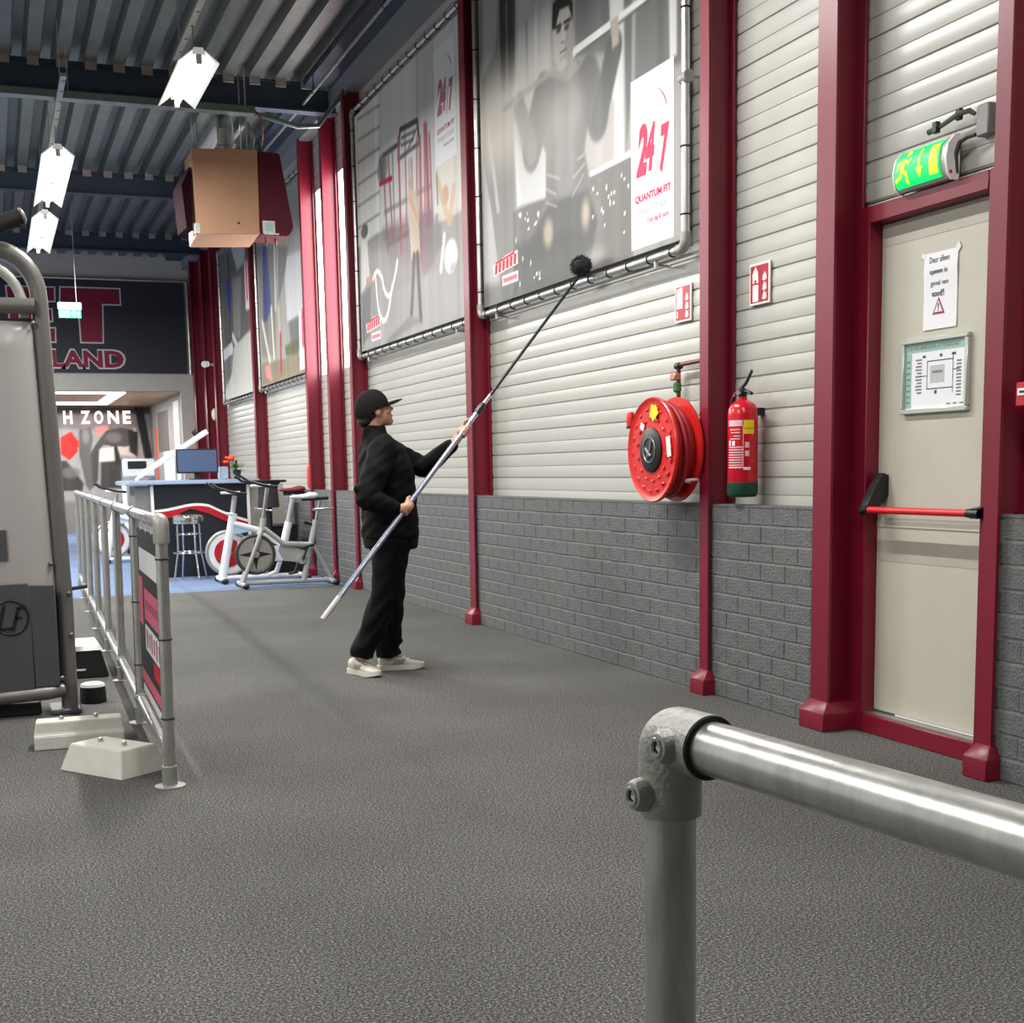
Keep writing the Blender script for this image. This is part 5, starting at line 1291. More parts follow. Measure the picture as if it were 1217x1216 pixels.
for pos, d in ((c + rd * .034 + side * .026, side), (c + Vector((0, 0, -.052)) + side * .012 - rd * -.0 + Vector((-.018, .0, 0)), Vector((-1, -.15, 0)))):
    d = d.normalized()
    bm = NB(); lathe(bm, [(.0165, -.006), (.0155, .006), (.0125, .012), (.0095, .0125), (.0085, .008), (.0005, .008)], pos, d, 20); bs = obj('set_screw_boss', bm, CASTG, el)
    bm = NB(); torus(bm, pos + d * .0122, d, .0075, .0022, 16, 6); lathe(bm, [(.0065, .0085), (.0045, .0105), (.0005, .0095)], pos, d, 6, cap=False); obj('set_screw', bm, GALV, bs)
bm = NB(); tube(bm, [c + rd * .0625, c + rd * .064], R_ * .97, 32); obj('joint_gap', bm, RUBBER, el)
bm = NB(); lathe(bm, [(.055, 0), (.055, .008), (.03, .012), (.03, .06), (.024, .062)], (PX, PYY, 0), (0, 0, 1), 24); obj('base_flange', bm, CASTG, t)

# ---- long tube fence at the left
t = thing('tube_fence', 'long galvanised tube fence with posts receding along the walkway at left', 'fence', (.585, 5.28, 0))
fx = lambda y: .585 + .026 * (y - 5.28)
ys = [5.28 + 1.47 * k for k in range(8)]
lean = .018
ZR = 1.068
bm = NB()
for i, y in enumerate(ys):
    bm = NB(); tube(bm, [(fx(y), y, .0), (fx(y) + lean, y, ZR - .02)], .0242, 16); pp = obj('post', bm, GALV, t)
    bm = NB(); lathe(bm, [(.062, 0), (.062, .006), (.03, .010), (.03, .085), (.0245, .088)], (fx(y), y, 0), (0, 0, 1), 20); obj('base_flange', bm, CASTG, pp)
    bm = NB(); tube(bm, [(fx(y) + .002, y - .045, .125), (fx(y) + .002, y + .045, .125)], .031, 14)
    if i: obj('rail_joint', bm, CASTG, t)
    else: bm.free()
    bm = NB()
    if i == 0: tube(bm, [(fx(y) + lean * .9, y, ZR - .085), (fx(y) + lean, y, ZR - .02), (fx(y) + lean, y + .006, ZR - .004), (fx(y) + lean, y + .02, ZR), (fx(y) + lean, y + .07, ZR)], .032, 16)
    else: tube(bm, [(fx(y) + lean, y - .05, ZR), (fx(y) + lean, y + .05, ZR)], .031, 14)
    obj('rail_joint', bm, CASTG, t)
for nm, z, dx in (('top_rail', ZR, lean), ('bottom_rail', .125, .002)):
    bm = NB(); tube(bm, [(fx(5.28) + dx, 5.30, z), (fx(ys[-1]) + dx, ys[-1], z)], .0242, 16); obj(nm, bm, GALV, t)
# banner strapped into the first bay
t = thing('fence_banner', 'dark banner with white and red stripes tied into the first bay of the fence', 'banner', (.60, 5.9, .14))
NAVY = mat('banner_dark', rgb(40, 40, 42), .6, var=.05)
ya, yb = 5.36, 6.62
f0 = lambda y, z, o=0: (fx(y) + .006 + lean * z + o, y, z)
bm = NB(); loft(bm, [[f0(ya, .20), f0(yb, .20), f0(yb, 1.00), f0(ya, 1.00)], [f0(ya, .20, -.004), f0(yb, .20, -.004), f0(yb, 1.00, -.004), f0(ya, 1.00, -.004)]]); sh = obj('banner_sheet', bm, NAVY, t)
BW = mat('banner_white', rgb(216, 216, 214), .6, var=.04); BP = mat('banner_pink', rgb(206, 92, 116), .6, var=.12, scale=20); BR = mat('banner_red', rgb(190, 26, 52), .6, var=.05)
for m_, a, b, z0, z1 in ((BW, .02, .92, .80, .91), (BP, .0, .72, .585, .73), (BP, .80, .98, .54, .77), (BW, .02, .72, .44, .56), (BR, .02, .40, .36, .43), (BP, .04, .95, .265, .32), (BW, .02, .9, .175 + .035, .25)):
    for sgn in (-1, 1):
        A, B = ya + (yb - ya) * a, ya + (yb - ya) * b
        o_ = -.002 + sgn * .003
        bm = NB(); loft(bm, [[f0(A, z0, o_), f0(B, z0, o_), f0(B, z1, o_), f0(A, z1, o_)], [f0(A, z0, o_ + sgn * .0008), f0(B, z0, o_ + sgn * .0008), f0(B, z1, o_ + sgn * .0008), f0(A, z1, o_ + sgn * .0008)]])
        obj('printed_stripe', bm, m_, sh)
bm = NB()
for sgn in (-1, 1):
    for k in range(7):
        y_ = ya + .08 + .12 * k
        obox(bm, f0(y_, .50, -.002 + sgn * .0045), (.0004, 0, 0), (0, .022, 0), (0, .0, .035 if k % 2 else .045))
        obox(bm, f0(y_, .66, -.002 + sgn * .0045), (.0004, 0, 0), (0, .03, 0), (0, .0, .02))
o = obj('stripe_marks', bm, mat('banner_mark', rgb(150, 60, 76), .6), sh); o['kind'] = 'stuff'
for y_, zs in ((5.28, (.28, .60, .92)), (6.75, (.3, .62, .95))):
    for z in zs:
        bm = NB(); torus(bm, (fx(y_) + lean * z, y_, z), (0, 0, 1), .026, .004, 14, 6); obj('tie', bm, RUBBER, t)
for y_ in (5.5, 5.8, 6.1, 6.4):
    bm = NB(); tube(bm, [(fx(y_) + lean - .026, y_, ZR), (fx(y_) + lean, y_, ZR - .03), f0(y_, .985)], .004, 6); obj('tie', bm, WHITE, t)

# ---- concrete barrier feet
CONC = mat('pale_concrete', rgb(206, 206, 196), .75, var=.06, scale=9, bump=.15, bscale=70)
def foot(name, label, c, ang, L, W, H, tapL, tapW, ledge=False):
    t = thing(name, label, 'barrier foot', (c[0], c[1], 0), 'pale barrier feet')
    M = Matrix.Rotation(ang, 4, 'Z'); C = Vector((c[0], c[1], 0))
    q = lambda x, y, z: C + M @ Vector((x, y, z))
    rect = lambda l, w, z: [q(-l, -w, z), q(l, -w, z), q(l, w, z), q(-l, w, z)]
    bm = NB()
    if ledge: loft(bm, [rect(L, W, 0), rect(L, W, H * .5), rect(L, W - .018, H * .58), rect(L - .012, W - .022, H)])
    else: loft(bm, [rect(L, W, 0), rect(L - tapL, W - tapW, H)])
    bmesh.ops.bevel(bm, geom=bm.edges[:], offset=.004, segments=2, affect='EDGES'); obj('block', bm, CONC, t)
    for s in (-1, 1):
        bm = NB(); lathe(bm, [(.011, 0), (.011, .016), (.008, .020)], q(s * L * .38, 0, H - .002), (0, 0, 1), 10); obj('bolt', bm, GALV, t)
    return t
d = Vector((.42 - .19, 5.44 - 5.77, 0))
foot('barrier_foot', 'pale concrete barrier foot with sloped ends, nearest beside the fence post', (.40, 5.70), math.atan2(d.y, d.x), .20, .125, .115, .035, .035)
foot('barrier_foot', 'longer pale concrete barrier foot with a ledge, behind the nearest one', (.30, 6.33), -.05, .20, .085, .125, 0, 0, True)
t = thing('step_box', 'black step box with white top on the floor behind the fence', 'step', (.5, 8.6, 0))
bm = NB(); rect = lambda x0, x1, y0, y1, z: [(x0, y0, z), (x1, y0, z), (x1, y1, z), (x0, y1, z)]
loft(bm, [rect(.10, .60, 8.42, 8.92, 0), rect(.10, .56, 8.44, 8.90, .17)]); bmesh.ops.bevel(bm, geom=bm.edges[:], offset=.008, segments=2, affect='EDGES'); obj('body', bm, BLACKP, t)
bm = NB(); loft(bm, [rect(.10, .57, 8.43, 8.91, .172), rect(.10, .55, 8.45, 8.89, .20)]); obj('top', bm, WHITE, t)
bm = NB(); box(bm, .36, .46, 8.415, 8.43, .05, .06); obj('mark', bm, WHITE, t)
t = thing('round_puck', 'small black rubber puck with pale top by the machine foot', 'puck', (.44, 7.50, 0))
bm = NB(); lathe(bm, [(.07, 0), (.072, .01), (.068, .09)], (.44, 7.50, 0), (0, 0, 1), 20); obj('body', bm, RUBBER, t)
bm = NB(); torus(bm, (.44, 7.50, .092), (0, 0, 1), .048, .02, 20, 8); obj('top_ring', bm, WHITE, t)

# ================================================================== STRENGTH MACHINE AT THE LEFT EDGE
t = thing('strength_machine', 'tall grey strength machine with smoked shroud and dark lower panel at the left edge', 'gym machine', (0, 7.3, 0))
FR = mat('machine_frame_grey', rgb(116, 114, 110), .38, .4, var=.06, scale=5)
SH = mat('smoked_shroud', rgb(168, 164, 162), .28, var=.04, scale=2, coat=.3)
DP = mat('dark_grey_panel', rgb(72, 72, 76), .5, var=.04)
BOLT = mat('bolt_steel', rgb(120, 118, 114), .35, .8, var=.1)
yM = 7.20
def flat_tube(bm, pts, rx, ry, seg=16):
    """upright tube with a flattened round section; pts in the XZ plane at y"""
    P_ = [Vector(p) for p in pts]
    rings = []
    for i, p in enumerate(P_):
        tt = (P_[min(i + 1, len(P_) - 1)] - P_[max(i - 1, 0)]).normalized()
        n = Vector((tt.z, 0, -tt.x))
        rings.append([p + n * (rx * math.copysign(abs(cos(a)) ** .6, cos(a))) + Vector((0, ry * math.copysign(abs(sin(a)) ** .6, sin(a)), 0)) for a in (2 * pi * k / seg for k in range(seg))])
    loft(bm, rings)
bm = NB()
up_ = [(.305, 7.28, .02), (.312, 7.28, .6), (.298, 7.28, 1.3), (.285, 7.28, 2.0), (.283, 7.28, 2.14)]
up_ += [(.083 + .20 * cos(a), 7.28, 2.16 + .24 * sin(a)) for a in (pi / 2 * k / 8 for k in range(1, 9))] + [(-.2, 7.28, 2.405), (-.9, 7.28, 2.405)]
flat_tube(bm, up_, .043, .075); obj('frame_tube', bm, FR, t)
bm = NB()
in_ = [(.205, 7.24, 2.06), (.202, 7.24, 2.10)] + [(.02 + .18 * cos(a), 7.24, 2.11 + .21 * sin(a)) for a in (pi / 2 * k / 8 for k in range(1, 9))] + [(-.5, 7.24, 2.32)]
flat_tube(bm, in_, .026, .03); obj('inner_tube', bm, mat('machine_light_grey', rgb(176, 174, 168), .35, .3, var=.05), t)
bm = NB(); tube(bm, [(.255, 7.19, 2.115), (-.9, 7.19, 2.115)], .040, 16); obj('cross_tube', bm, FR, t)
bm = NB()
prof = [(-.95, 0), (-.2, .0), (.10, .0), (.19, .01), (.24, .035), (.265, .08)]
zs = [(.66, 0), (1.9, 0), (1.99, 0), (2.04, .03)]
ringf = lambda z, dz: [(x + (-.02 * (z - 1.3) if x > .1 else 0), 7.17 + d + dz, z) for x, d in prof] + [(x + (-.02 * (z - 1.3) if x > .1 else 0), 7.182 + d + dz, z) for x, d in prof[::-1]]
loft(bm, [ringf(z, dz) for z, dz in zs])
sh = obj('shroud', bm, SH, t, angle=60)
part('shroud_label', DP, sh, (-.05, .045, 7.158, 7.169, .83, .985))
part('shroud_slot', WHITE, sh, (-.04, .01, 7.155, 7.158, .905, .915))
bm = NB(); box(bm, -.95, .135, 7.145, 7.165, .13, .708, bev=.004); lp = obj('lower_panel', bm, DP, t)
bm = NB(); box(bm, .1352, .262, 7.149, 7.168, .16, .695, bev=.004); obj('lower_panel', bm, DP, t)
part('inner_plate', FR, t, (-.9, .285, 7.262, 7.27, .1, 2.06))
bm = NB(); torus(bm, (.035, 7.143, .535), (0, 1, 0), .088, .0065, 40, 8); ring = obj('logo_ring', bm, BLACKP, lp)
bm = NB()
def stroke(a, b, w=.008):
    A, B = Vector((a[0], 7.142, a[1])), Vector((b[0], 7.142, b[1])); d = (B - A); n = Vector((d.z, 0, -d.x)).normalized() * w
    obox(bm, (A + B) / 2, d / 2, (0, .002, 0), n)
stroke((-.022, .475), (.010, .600)); stroke((-.03, .475), (.045, .478), .007); stroke((.045, .465), (.078, .585)); stroke((.075, .582), (.115, .585), .007); stroke((.06, .530), (.092, .532), .006)
obj('logo_letters', bm, BLACKP, lp)
bm = NB(); tube(bm, [(-.95, 7.17, .085), (.20, 7.17, .125), (.27, 7.20, .13)], .038, 16); obj('base_tube', bm, FR, t)
bm = NB(); box(bm, .20, .36, 7.16, 7.42, .0, .03, bev=.008); obj('foot_plate', bm, DP, t)
part('base_skid', RUBBER, t, (-.9, .16, 7.22, 7.5, .0, .07), bev=.01)
bm = NB()
for x, z, y in ((.272, .80, 7.195), (.352, .42, 7.20), (.29, .20, 7.15), (.262, 2.03, 7.19), (.352, .64, 7.20)): ball(bm, (x - .02, y, z), .014, .012, .014, 2)
obj('bolt', bm, BOLT, t)
bm = NB(); tube(bm, [(.345, 7.25, .66), (.43, 7.25, .67)], .010, 8); obj('pin', bm, BLACKP, t)
bm = NB(); tube(bm, [(-.35, 7.15, 2.33), (.05, 7.15, 2.475), (.215, 7.15, 2.548)], [.045, .045, .042], 16); hd = obj('padded_bar', bm, RUBBER, t)
bm = NB(); ball(bm, (.222, 7.15, 2.551), .018, .044, .044, 2, Euler((0, -.4, 0))); obj('bar_cap', bm, FR, hd)

# ================================================================== RECEPTION
t = thing('reception_desk', 'dark reception desk with red and white swoosh behind the spin bikes', 'desk', (2.2, 16.6, 0))
NAV = mat('desk_navy', rgb(24, 28, 38), .35, var=.05); DTOP = mat('desk_top_blue', rgb(150, 168, 190), .3, var=.04); DGREY = mat('desk_grey', rgb(120, 120, 118), .5, var=.04)
DRED = mat('desk_red', rgb(176, 16, 36), .35, var=.03)
part('body', NAV, t, (1.80, 2.92, 16.32, 17.0, 0, 1.13))
part('end_panel', DGREY, t, (1.58, 1.76, 16.34, 17.0, 0, 1.12)); part('side_panel', mat('beige_panel', rgb(176, 172, 162), .5, var=.04), t, (2.96, 3.40, 16.4, 16.9, 0, 1.12))
part('edge_strip', WHITE, t, (1.762, 1.798, 16.31, 16.36, 0, 1.13)); part('edge_strip', WHITE, t, (2.922, 2.958, 16.31, 16.36, 0, 1.13))
bm = NB(); pl = [(1.42 + .16 - .16 * cos(a), 16.55 - .32 * sin(a)) for a in (pi / 2 * k / 8 for k in range(9))] + [(3.08, 16.23), (3.08, 17.05), (1.42, 17.05)]
prism(bm, pl, 1.135, 1.185, lambda p, z: (p[0], p[1], z)); bmesh.ops.bevel(bm, geom=bm.edges[:], offset=.008, segments=2, affect='EDGES'); obj('worktop', bm, DTOP, t)
def swoosh(top, bot, y, m, nm):
    bm = NB(); poly = top + bot[::-1]
    loft(bm, [[(p[0], y, p[1]) for p in poly], [(p[0], y + .012, p[1]) for p in poly]]); return obj(nm, bm, m, t)
xs_ = [1.80 + 1.12 * k / 24 for k in range(25)]
wv = lambda x: .81 + .075 * math.exp(-((x - 2.30) / .30) ** 2) - max(0, x - 2.45) * .30
swoosh([(x, wv(x) + .016) for x in xs_], [(x, wv(x) - .016) for x in xs_], 16.300, WHITE, 'white_swoosh')
swoosh([(x, wv(x) - .018) for x in xs_], [(x, wv(x) - .03 - .07 * min(1, abs(x - 2.22) / .25 + .2)) for x in xs_], 16.302, DRED, 'red_swoosh')
# monitor, flowers, box on the desk
t = thing('computer_monitor', 'flat monitor with dim blue screen standing on the reception desk', 'monitor', (2.36, 16.5, 1.186))
part('bezel', BLACKP, t, (2.11, 2.62, 16.50, 16.54, 1.265, 1.565), bev=.006)
part('screen', mat('dim_screen', rgb(64, 78, 104), .25, emit=rgb(70, 86, 114), estr=.35), t, (2.128, 2.602, 16.496, 16.50, 1.285, 1.548))
bm = NB(); box(bm, 2.33, 2.40, 16.53, 16.57, 1.19, 1.40); box(bm, 2.25, 2.48, 16.45, 16.62, 1.186, 1.20, bev=.004); obj('stand', bm, BLACKP, t)
o = part('tissue_box', mat('pale_blue_box', rgb(176, 194, 214), .5, var=.04), None, (2.64, 2.75, 16.56, 16.70, 1.187, 1.34), bev=.006); tag(o, 'pale blue box on the desk between monitor and flower pot', 'box')
t = thing('flower_pot', 'potted plant with orange-red flowers on the reception desk', 'plant', (2.84, 16.45, 1.186))
bm = NB(); lathe(bm, [(.035, 1.186), (.055, 1.29), (.058, 1.30), (.05, 1.295)], (2.84, 16.45, 0), (0, 0, 1), 16); obj('pot', bm, BLACKP, t)
rg = random.Random(2)
LEAF = mat('leaf_green', rgb(70, 104, 48), .5, var=.2); PETAL = mat('petal_orange', rgb(230, 80, 40), .5, var=.15)
lm = NB(); v_ = [vb(lm, p) for p in ((0, 0, 0), (.012, .02, .004), (.014, .04, .002), (0, .065, -.006), (-.014, .04, .002), (-.012, .02, .004))]; lm.faces.new(v_); lmesh = finish(lm, 'leaf', 0); lmesh.materials.append(LEAF)
for k in range(38):
    o = obj('leaf', lmesh, None, t, at=(2.84 + rg.uniform(-.05, .05), 16.45 + rg.uniform(-.05, .05), 1.31 + rg.uniform(-.02, .06))); o.rotation_euler = (rg.uniform(-.3, 1.0), rg.uniform(-.3, .3), rg.uniform(0, 6.28)); o.scale = (1.2,) * 3
for k in range(5):
    bm = NB(); c_ = Vector((2.74 + rg.uniform(-.05, .06), 16.43 + rg.uniform(-.04, .04), 1.42 + rg.uniform(-.03, .04)))
    for j in range(6): ball(bm, c_ + Vector((.022 * cos(j), .022 * sin(j), .006 * (j % 2))), .02, .02, .016, 1)
    fo = obj('flower', bm, PETAL, t)
    bm = NB(); tube(bm, [(2.84, 16.45, 1.29), c_], .003, 5); obj('stem', bm, LEAF, fo)
# inclined white rail behind the desk
t = thing('inclined_rail', 'slim white inclined rail rising behind the reception monitor', 'rail', (1.9, 17.2, 1.186))
WB = mat('white_blue_enamel', rgb(208, 216, 226), .3, var=.04)
p0, p1 = Vector((1.69, 16.88, 1.235)), Vector((2.56, 16.88, 1.79))
d = (p1 - p0).normalized(); n = Vector((-d.z, 0, d.x))
bm = NB(); obox(bm, (p0 + p1) / 2, (p1 - p0) / 2, (0, .05, 0), n * .032, bev=.008); obj('rail', bm, WB, t)
bm = NB(); obox(bm, (p0 + p1) / 2 + n * .034, (p1 - p0) * .46, (0, .025, 0), n * .004); obj('groove', bm, GALV, t)
bm = NB(); obox(bm, p1 - d * .14 + n * .06, d * .03, (0, .02, 0), n * .045, bev=.005); obj('clip', bm, BLACKP, t)
bm = NB(); tube(bm, [p0 + d * .06, (1.66, 16.88, 1.187)], .025, 10); obj('support', bm, WB, t)

# ---- chrome stool
t = thing('bar_stool', 'round chrome bar stool in front of the reception desk', 'stool', (2.14, 15.92, 0))
sx, sy = 2.14, 15.92
bm = NB(); lathe(bm, [(.16, .665), (.178, .672), (.182, .69), (.182, .745), (.176, .765), (.12, .775)], (sx, sy, 0), (0, 0, 1), 32); obj('seat', bm, CHROME, t)
for a in (.35, 1.92, 3.49, 5.06):
    bm = NB(); e = Vector((cos(a), sin(a), 0)); c0 = Vector((sx, sy, 0))
    tube(bm, [c0 + e * .135 + Vector((0, 0, .665)), c0 + e * .145 + Vector((0, 0, .64)), c0 + e * .150 + Vector((0, 0, .33)), c0 + e * .165 + Vector((0, 0, .27)), c0 + e * .215 + Vector((0, 0, .0))], .0125, 10); obj('leg', bm, CHROME, t)
bm = NB(); torus(bm, (sx, sy, .545), (0, 0, 1), .152, .010, 32, 8); obj('upper_ring', bm, CHROME, t)
bm = NB(); torus(bm, (sx, sy, .325), (0, 0, 1), .185, .013, 32, 8); obj('foot_ring', bm, CHROME, t)

# ---- spin bikes
GREYF = mat('bike_grey', rgb(176, 178, 176), .35, .3, var=.05); DKF = mat('flywheel_rim', rgb(74, 72, 70), .35, .4, var=.06); DISC = mat('flywheel_disc', rgb(164, 162, 156), .35, .4, var=.05)
WHF = mat('bike_white', rgb(226, 230, 234), .3, var=.03); BLF = mat('bike_pale_blue', rgb(176, 204, 226), .35, var=.03)
def bar(nm, pts, r, m, t, seg=10, flat=1.0):
    bm = NB(); tube(bm, pts, r, seg, flat=flat); return obj(nm, bm, m, t)
def saddle(t, x, y, z, m):
    bm = NB()
    rings = []
    for k, (u, w_, h) in enumerate(((-.15, .018, .010), (-.10, .028, .02), (0, .045, .028), (.07, .085, .036), (.12, .095, .036), (.15, .075, .022))):
        rings.append([(x + u, y + w_ * cos(a), z + h * sin(a) + (.012 if k > 2 else 0)) for a in (2 * pi * j / 14 for j in range(14))])
    loft(bm, rings); return obj('saddle', bm, m, t, angle=60)
def handlebar(t, x, y, z):
    hb = bar('handlebar', [(x + .10, y - .13, z), (x - .06, y - .22, z + .02), (x - .22, y - .20, z + .07), (x - .30, y - .17, z + .13)], .016, BLACKP, t)
    bar('handlebar', [(x + .10, y + .13, z), (x - .06, y + .22, z + .02), (x - .22, y + .20, z + .07), (x - .30, y + .17, z + .13)], .016, BLACKP, t)
    bar('handlebar_cross', [(x + .10, y - .13, z), (x + .12, y, z), (x + .10, y + .13, z)], .016, BLACKP, t); bar('handlebar_cross', [(x - .04, y - .215, z + .015), (x - .04, y + .215, z + .015)], .014, WHF, t)
    bm = NB(); box(bm, x - .16, x + .06, y - .04, y + .04, z + .0, z + .03, bev=.008); obj('console', bm, WHF, t)
def crank(t, x, y, z, L=.17, a=2.0):
    for s in (-1, 1):
        e = Vector((cos(a) * s, 0, -sin(a) * s)) * L; c_ = Vector((x, y + s * .07, z))
        ar = bar('crank_arm', [c_, c_ + e], [.016, .012], BLACKP, t, 8)
        bm = NB(); obox(bm, c_ + e + Vector((0, s * .05, 0)), (.05, 0, .01), (0, .045, 0), (0, 0, .012), bev=.003); obj('pedal', bm, BLACKP, ar)
    bm = NB(); lathe(bm, [(.05, -.05), (.05, .05)], (x, y, z), (0, 1, 0), 20); obj('crank_hub', bm, GREYF, t)
def flywheel(t, x, y, z, R, kind):
    bm = NB(); torus(bm, (x, y, z), (0, 1, 0), R - .02, .022, 48, 10); rim = obj('flywheel_rim', bm, DKF if kind == 'grey' else DISC, t)
    bm = NB(); lathe(bm, [(R - .02, -.012), (R - .02, .012)], (x, y, z), (0, 1, 0), 40); dk = obj('flywheel_disc', bm, DISC if kind == 'grey' else WHF, t)
    if kind == 'grey':
        bm = NB()
        P_ = []
        for k in range(8):
            a = pi / 4 * k; rr = R - .045 if k % 2 == 0 else .045
            P_.append((x + rr * cos(a), z + rr * sin(a)))
        prism(bm, P_, y - .017, y - .0125, lambda p, q: (p[0], q, p[1])); obj('flywheel_star', bm, BLACKP, dk)
    else:
        bm = NB(); lathe(bm, [(R * .62, 0), (R * .62, .006)], (x, y - .0125, z), (0, -1, 0), 36); obj('flywheel_centre', bm, DRED, dk)
    bm = NB(); lathe(bm, [(.038, 0), (.038, .03), (.02, .035)], (x, y - .012, z), (0, -1, 0), 18); obj('flywheel_hub', bm, DISC, dk)
def bike_grey(X0, Y0):
    t = thing('spin_bike', 'grey spin bike with star-spoked flywheel, nearest of the bikes', 'exercise bike', (X0 + .5, Y0, 0), 'spin bikes')
    p = lambda x, z, dy=0: (X0 + x - 2.5, Y0 + dy, z)
    for x in (2.50, 3.50):
        cb = bar('cross_foot', [p(x, .04, -.24), p(x, .04, .24)], .026, GREYF, t)
        for s in (-.24, .24): bm = NB(); ball(bm, p(x, .032, s), .038, .03, .032, 2); obj('foot_cap', bm, BLACKP, cb)
    bar('base_beam', [p(2.50, .05), p(3.50, .05)], .026, GREYF, t)
    flywheel(t, X0 + .16, Y0, .365, .225, 'grey')
    for s in (-.045, .045): bar('fork', [p(2.50, .06, s), p(2.74, .64, s)], .024, GREYF, t)
    bar('head_tube', [p(2.74, .60), p(2.765, .76)], .034, GREYF, t); bar('handle_post', [p(2.76, .74), p(2.82, 1.09)], .022, CHROME, t)
    handlebar(t, X0 + .30, Y0, 1.10)
    bar('brake_lever', [p(2.66, .87), p(2.86, .84)], .009, CHROME, t)
    bar('down_tube', [p(2.75, .66), p(2.98, .47), p(3.27, .45)], .030, GREYF, t); bar('seat_tube', [p(3.19, .05), p(3.35, .72)], .034, GREYF, t)
    bar('seat_post', [p(3.35, .70), p(3.405, .93)], .021, CHROME, t); bar('seat_slider', [p(3.20, .955), p(3.50, .965)], .020, BLACKP, t); saddle(t, X0 + .72, Y0, .985, WHF)
    bar('rear_stay', [p(3.31, .45), p(3.52, .05)], .024, GREYF, t); bar('cross_handle', [p(3.30, .84, -.02), p(3.55, .845, -.02)], .013, CHROME, t); bar('seat_knob', [p(3.22, .70), p(3.34, .66)], [.022, .010], BLACKP, t)
    crank(t, X0 + .67, Y0, .29)
    bm = NB(); prism(bm, [(X0 + .42, .40), (X0 + .46, .50), (X0 + .52, .46), (X0 + .78, .36), (X0 + .78, .24), (X0 + .48, .28)], Y0 + .02, Y0 + .06, lambda q, y_: (q[0], y_, q[1])); obj('chain_guard', bm, GREYF, t)
    return t
def bike_white(X0, Y0, label, sad):
    t = thing('spin_bike', label, 'exercise bike', (X0 + .5, Y0, 0), 'spin bikes')
    p = lambda x, z, dy=0: (X0 + x - 2.36, Y0 + dy, z)
    for x in (2.36, 3.32):
        cb = bar('cross_foot', [p(x, .045, -.25), p(x, .045, .25)], .03, WHF, t)
        for s in (-.25, .25): bm = NB(); ball(bm, p(x, .035, s), .045, .03, .035, 2); obj('foot_cap', bm, BLACKP, cb)
    bar('base_beam', [p(2.36, .055), p(3.32, .055)], .030, WHF, t); flywheel(t, X0 + .11, Y0 + .10, .34, .265, 'white')
    bar('front_post', [p(2.37, .05), p(2.53, .80)], [.050, .045], WHF, t, flat=.8); bar('handle_post', [p(2.52, .78), p(2.555, 1.0)], .030, GREYF, t)
    handlebar(t, X0 + .20, Y0, 1.02)
    bar('top_beam', [p(2.50, .69), p(2.80, .60), p(3.10, .40)], .034, WHF, t); bm = NB(); prism(bm, [(X0 + .13, .66), (X0 + .40, .59), (X0 + .12, .55)], Y0 - .012, Y0 + .012, lambda q, y_: (q[0], y_, q[1])); obj('gusset_panel', bm, BLF, t)
    bar('seat_tube', [p(3.07, .30), p(3.17, .68)], [.050, .045], WHF, t); bar('seat_post', [p(3.16, .66), p(3.24, 1.0)], .030, GREYF, t)
    bar('seat_slider', [p(3.12, 1.01), p(3.40, 1.015)], .02, BLACKP, t); saddle(t, X0 + .86, Y0, 1.05, sad); bar('bottle_rest', [p(2.44, .80, -.04), p(2.52, .79, -.04)], .014, WHF, t)
    bm = NB(); prism(bm, [(X0 + .42, .42), (X0 + .80, .40), (X0 + .80, .24), (X0 + .40, .22)], Y0 - .05, Y0 - .02, lambda q, y_: (q[0], y_, q[1])); obj('chain_guard', bm, WHF, t)
    bar('lower_beam', [p(3.10, .36), p(3.0, .10), p(2.9, .06)], .03, WHF, t); crank(t, X0 + .62, Y0 + .05, .30, a=.6)
    return t
bike_grey(2.475, 14.34)
bike_white(2.38, 15.15, 'white spin bike with red flywheel centre, behind the grey bike', mat('saddle_dark_red', rgb(110, 20, 36), .5, var=.05))
bike_white(1.45, 19.6, 'white spin bike far off in front of the stretching room, seen over the fence', BLACKP)
# black round table with a black drum behind the bikes
t = thing('pedestal_table', 'small black round pedestal table behind the spin bikes', 'table', (3.08, 15.75, 0))
bm = NB(); lathe(bm, [(.22, 1.14), (.225, 1.15), (.225, 1.165), (.21, 1.17)], (3.08, 15.75, 0), (0, 0, 1), 28); obj('tabletop', bm, BLACKP, t)
bm = NB(); lathe(bm, [(.12, .84), (.13, .86), (.115, 1.10), (.16, 1.14)], (3.08, 15.75, 0), (0, 0, 1), 20); obj('collar', bm, mat('dark_grey_plastic', rgb(56, 56, 56), .5, var=.05), t)
bm = NB(); lathe(bm, [(.04, .03), (.04, .85)], (3.08, 15.75, 0), (0, 0, 1), 14); obj('column', bm, BLACKP, t)
bm = NB(); lathe(bm, [(.21, 0), (.21, .015), (.06, .04)], (3.08, 15.75, 0), (0, 0, 1), 24); obj('base', bm, BLACKP, t)
t = thing('waste_bin', 'black bin standing against the brick wall behind the spin bikes', 'bin', (3.30, 16.1, 0))
bm = NB(); loft(bm, [rect(3.16, 3.42, 15.95, 16.25, 0), rect(3.12, 3.46, 15.92, 16.28, .58)]); bmesh.ops.bevel(bm, geom=bm.edges[:], offset=.01, segments=2, affect='EDGES'); obj('body', bm, BLACKP, t)
bm = NB(); box(bm, 3.11, 3.47, 15.91, 16.29, .58, .62, bev=.012); obj('lid', bm, BLACKP, t)
